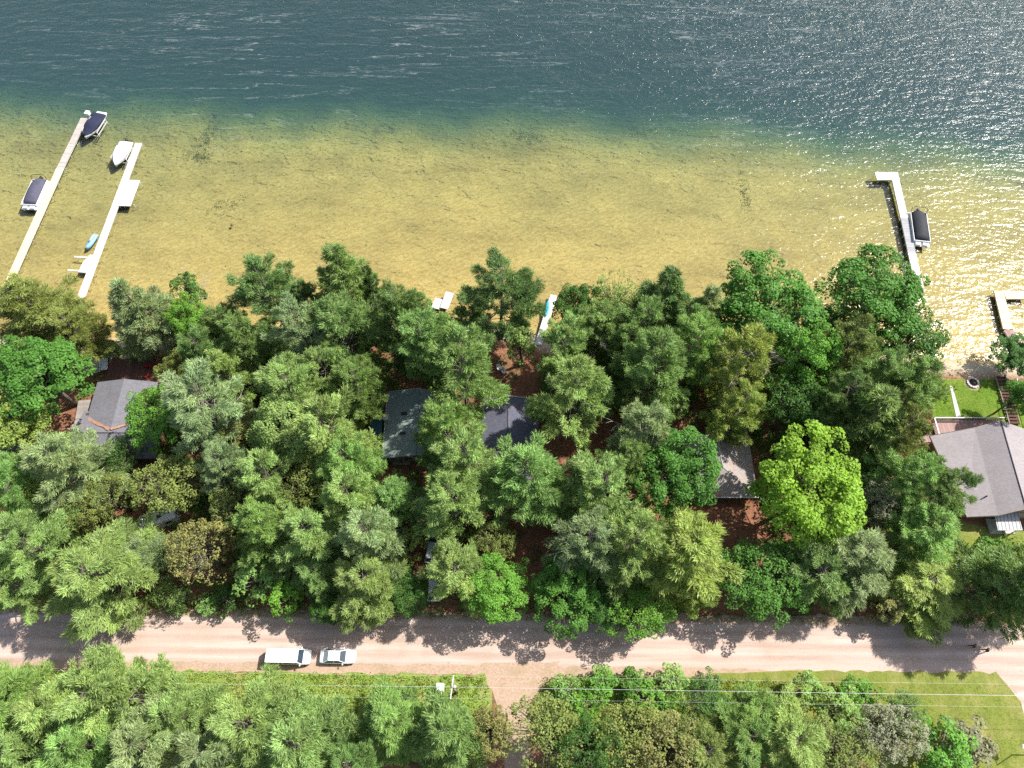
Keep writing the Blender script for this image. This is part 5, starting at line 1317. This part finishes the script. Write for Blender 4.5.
# brush filling the shaded gaps between the trunks
KEEP = [(-23, 35, -18, 46), (-4, 47, 4.5, 61), (4, 34, 18, 46), (-4, 20, 15, 35), (26, 15, 36.5, 46), (-70, 37, -52, 62), (-20, 37, -8, 51), (-5.5, 31, 5, 50), (60, 27, 90, 70), (-14, 20, -9, 31), (-78, 34, -68, 44), (3, 58, 9, 66), (-11, 60, -6, 70)]
CT = []; CN = []; CC = []
gb = np.random.default_rng(21)
for _ in range(2600):
    x, y = gb.uniform(-85, 82), gb.uniform(17.5, 66)
    if y > float(shore(x)) - 1.2 or y < road_y(x, 4.6): continue
    if any(a < x < c_ and b_ < y < d_ for a, b_, c_, d_ in KEEP): continue
    hh = gb.uniform(.5, 2.4) if y > 22 else gb.uniform(.4, 1.4); rr = hh * gb.uniform(.6, 1.0); n = int(34 + 26 * hh)
    e = unit(gb.normal(size=(n, 3)) + np.array([0, 0, .35])); e[:, 2] = np.abs(e[:, 2])
    CC.append(np.array([x, y, min(LAND, float(ground_z(x, y)))]) + e * np.array([rr, rr, hh]) * gb.uniform(.5, 1, (n, 1)) ** .5); CN.append(unit(e * .5 + np.array([0, 0, .5]) + gb.normal(0, .4, (n, 3))))
    CT.append(np.tile([[gb.uniform(), gb.uniform()]], (n, 1)) * .7 + gb.uniform(0, .3, (n, 2)))
CC = np.concatenate(CC); CN = np.concatenate(CN); CT = np.concatenate(CT); DD = perp(CN, gb); LL = gb.uniform(.10, .22, len(CC))
o = bpy.data.objects.new('brush', leafmesh('brush', CC, DD, np.cross(CN, DD), LL, LL * .65, CT, M['leaf'])); COL.objects.link(o); o.color = (*HUE['maple'], 1); tag(o, kind='stuff')

# ------------------------------------------------------------------ light, sky, camera
EL, AZ = R(50), R(63)
w = bpy.data.worlds.new('World'); S.world = w; w.use_nodes = True
nt = w.node_tree; bg = nt.nodes['Background']
sk = nt.nodes.new('ShaderNodeTexSky'); sk.sky_type = 'NISHITA'; sk.sun_disc = False; sk.sun_elevation = EL; sk.sun_rotation = AZ; sk.dust_density = 2.0; sk.ozone_density = .6
hs = nt.nodes.new('ShaderNodeHueSaturation'); hs.inputs['Saturation'].default_value = .85; nt.links.new(sk.outputs[0], hs.inputs['Color'])
nt.links.new(hs.outputs[0], bg.inputs[0]); bg.inputs[1].default_value = .12
sd = bpy.data.lights.new('sun', 'SUN'); sd.energy = 4.9; sd.angle = R(.53); sd.color = (1, .955, .88)
so = bpy.data.objects.new('sun', sd); COL.objects.link(so)
dirv = Vector((math.sin(AZ) * math.cos(EL), math.cos(AZ) * math.cos(EL), math.sin(EL)))
so.rotation_euler = dirv.to_track_quat('Z', 'Y').to_euler(); so.location = dirv * 200
cd = bpy.data.cameras.new('camera'); cam = bpy.data.objects.new('camera', cd); COL.objects.link(cam)
cam.location = (0, 0, CAM_H); cam.rotation_euler = (CAM_A, 0, 0)
cd.sensor_fit = 'HORIZONTAL'; cd.sensor_width = 36; cd.lens = 36 * CAM_F / 1024; cd.clip_end = 9000; cd.clip_start = 1
S.camera = cam
S.view_settings.view_transform = 'Standard'; S.view_settings.look = 'None'; S.view_settings.gamma = 1; S.view_settings.exposure = .72
S.view_settings.use_curve_mapping = False
cy = S.cycles
cy.use_denoising = False; cy.max_bounces = 6; cy.diffuse_bounces = 3; cy.glossy_bounces = 2; cy.transmission_bounces = 4; cy.transparent_max_bounces = 12
cy.volume_bounces = 0; cy.caustics_reflective = False; cy.caustics_refractive = False; cy.sample_clamp_indirect = 4; cy.sample_clamp_direct = 5
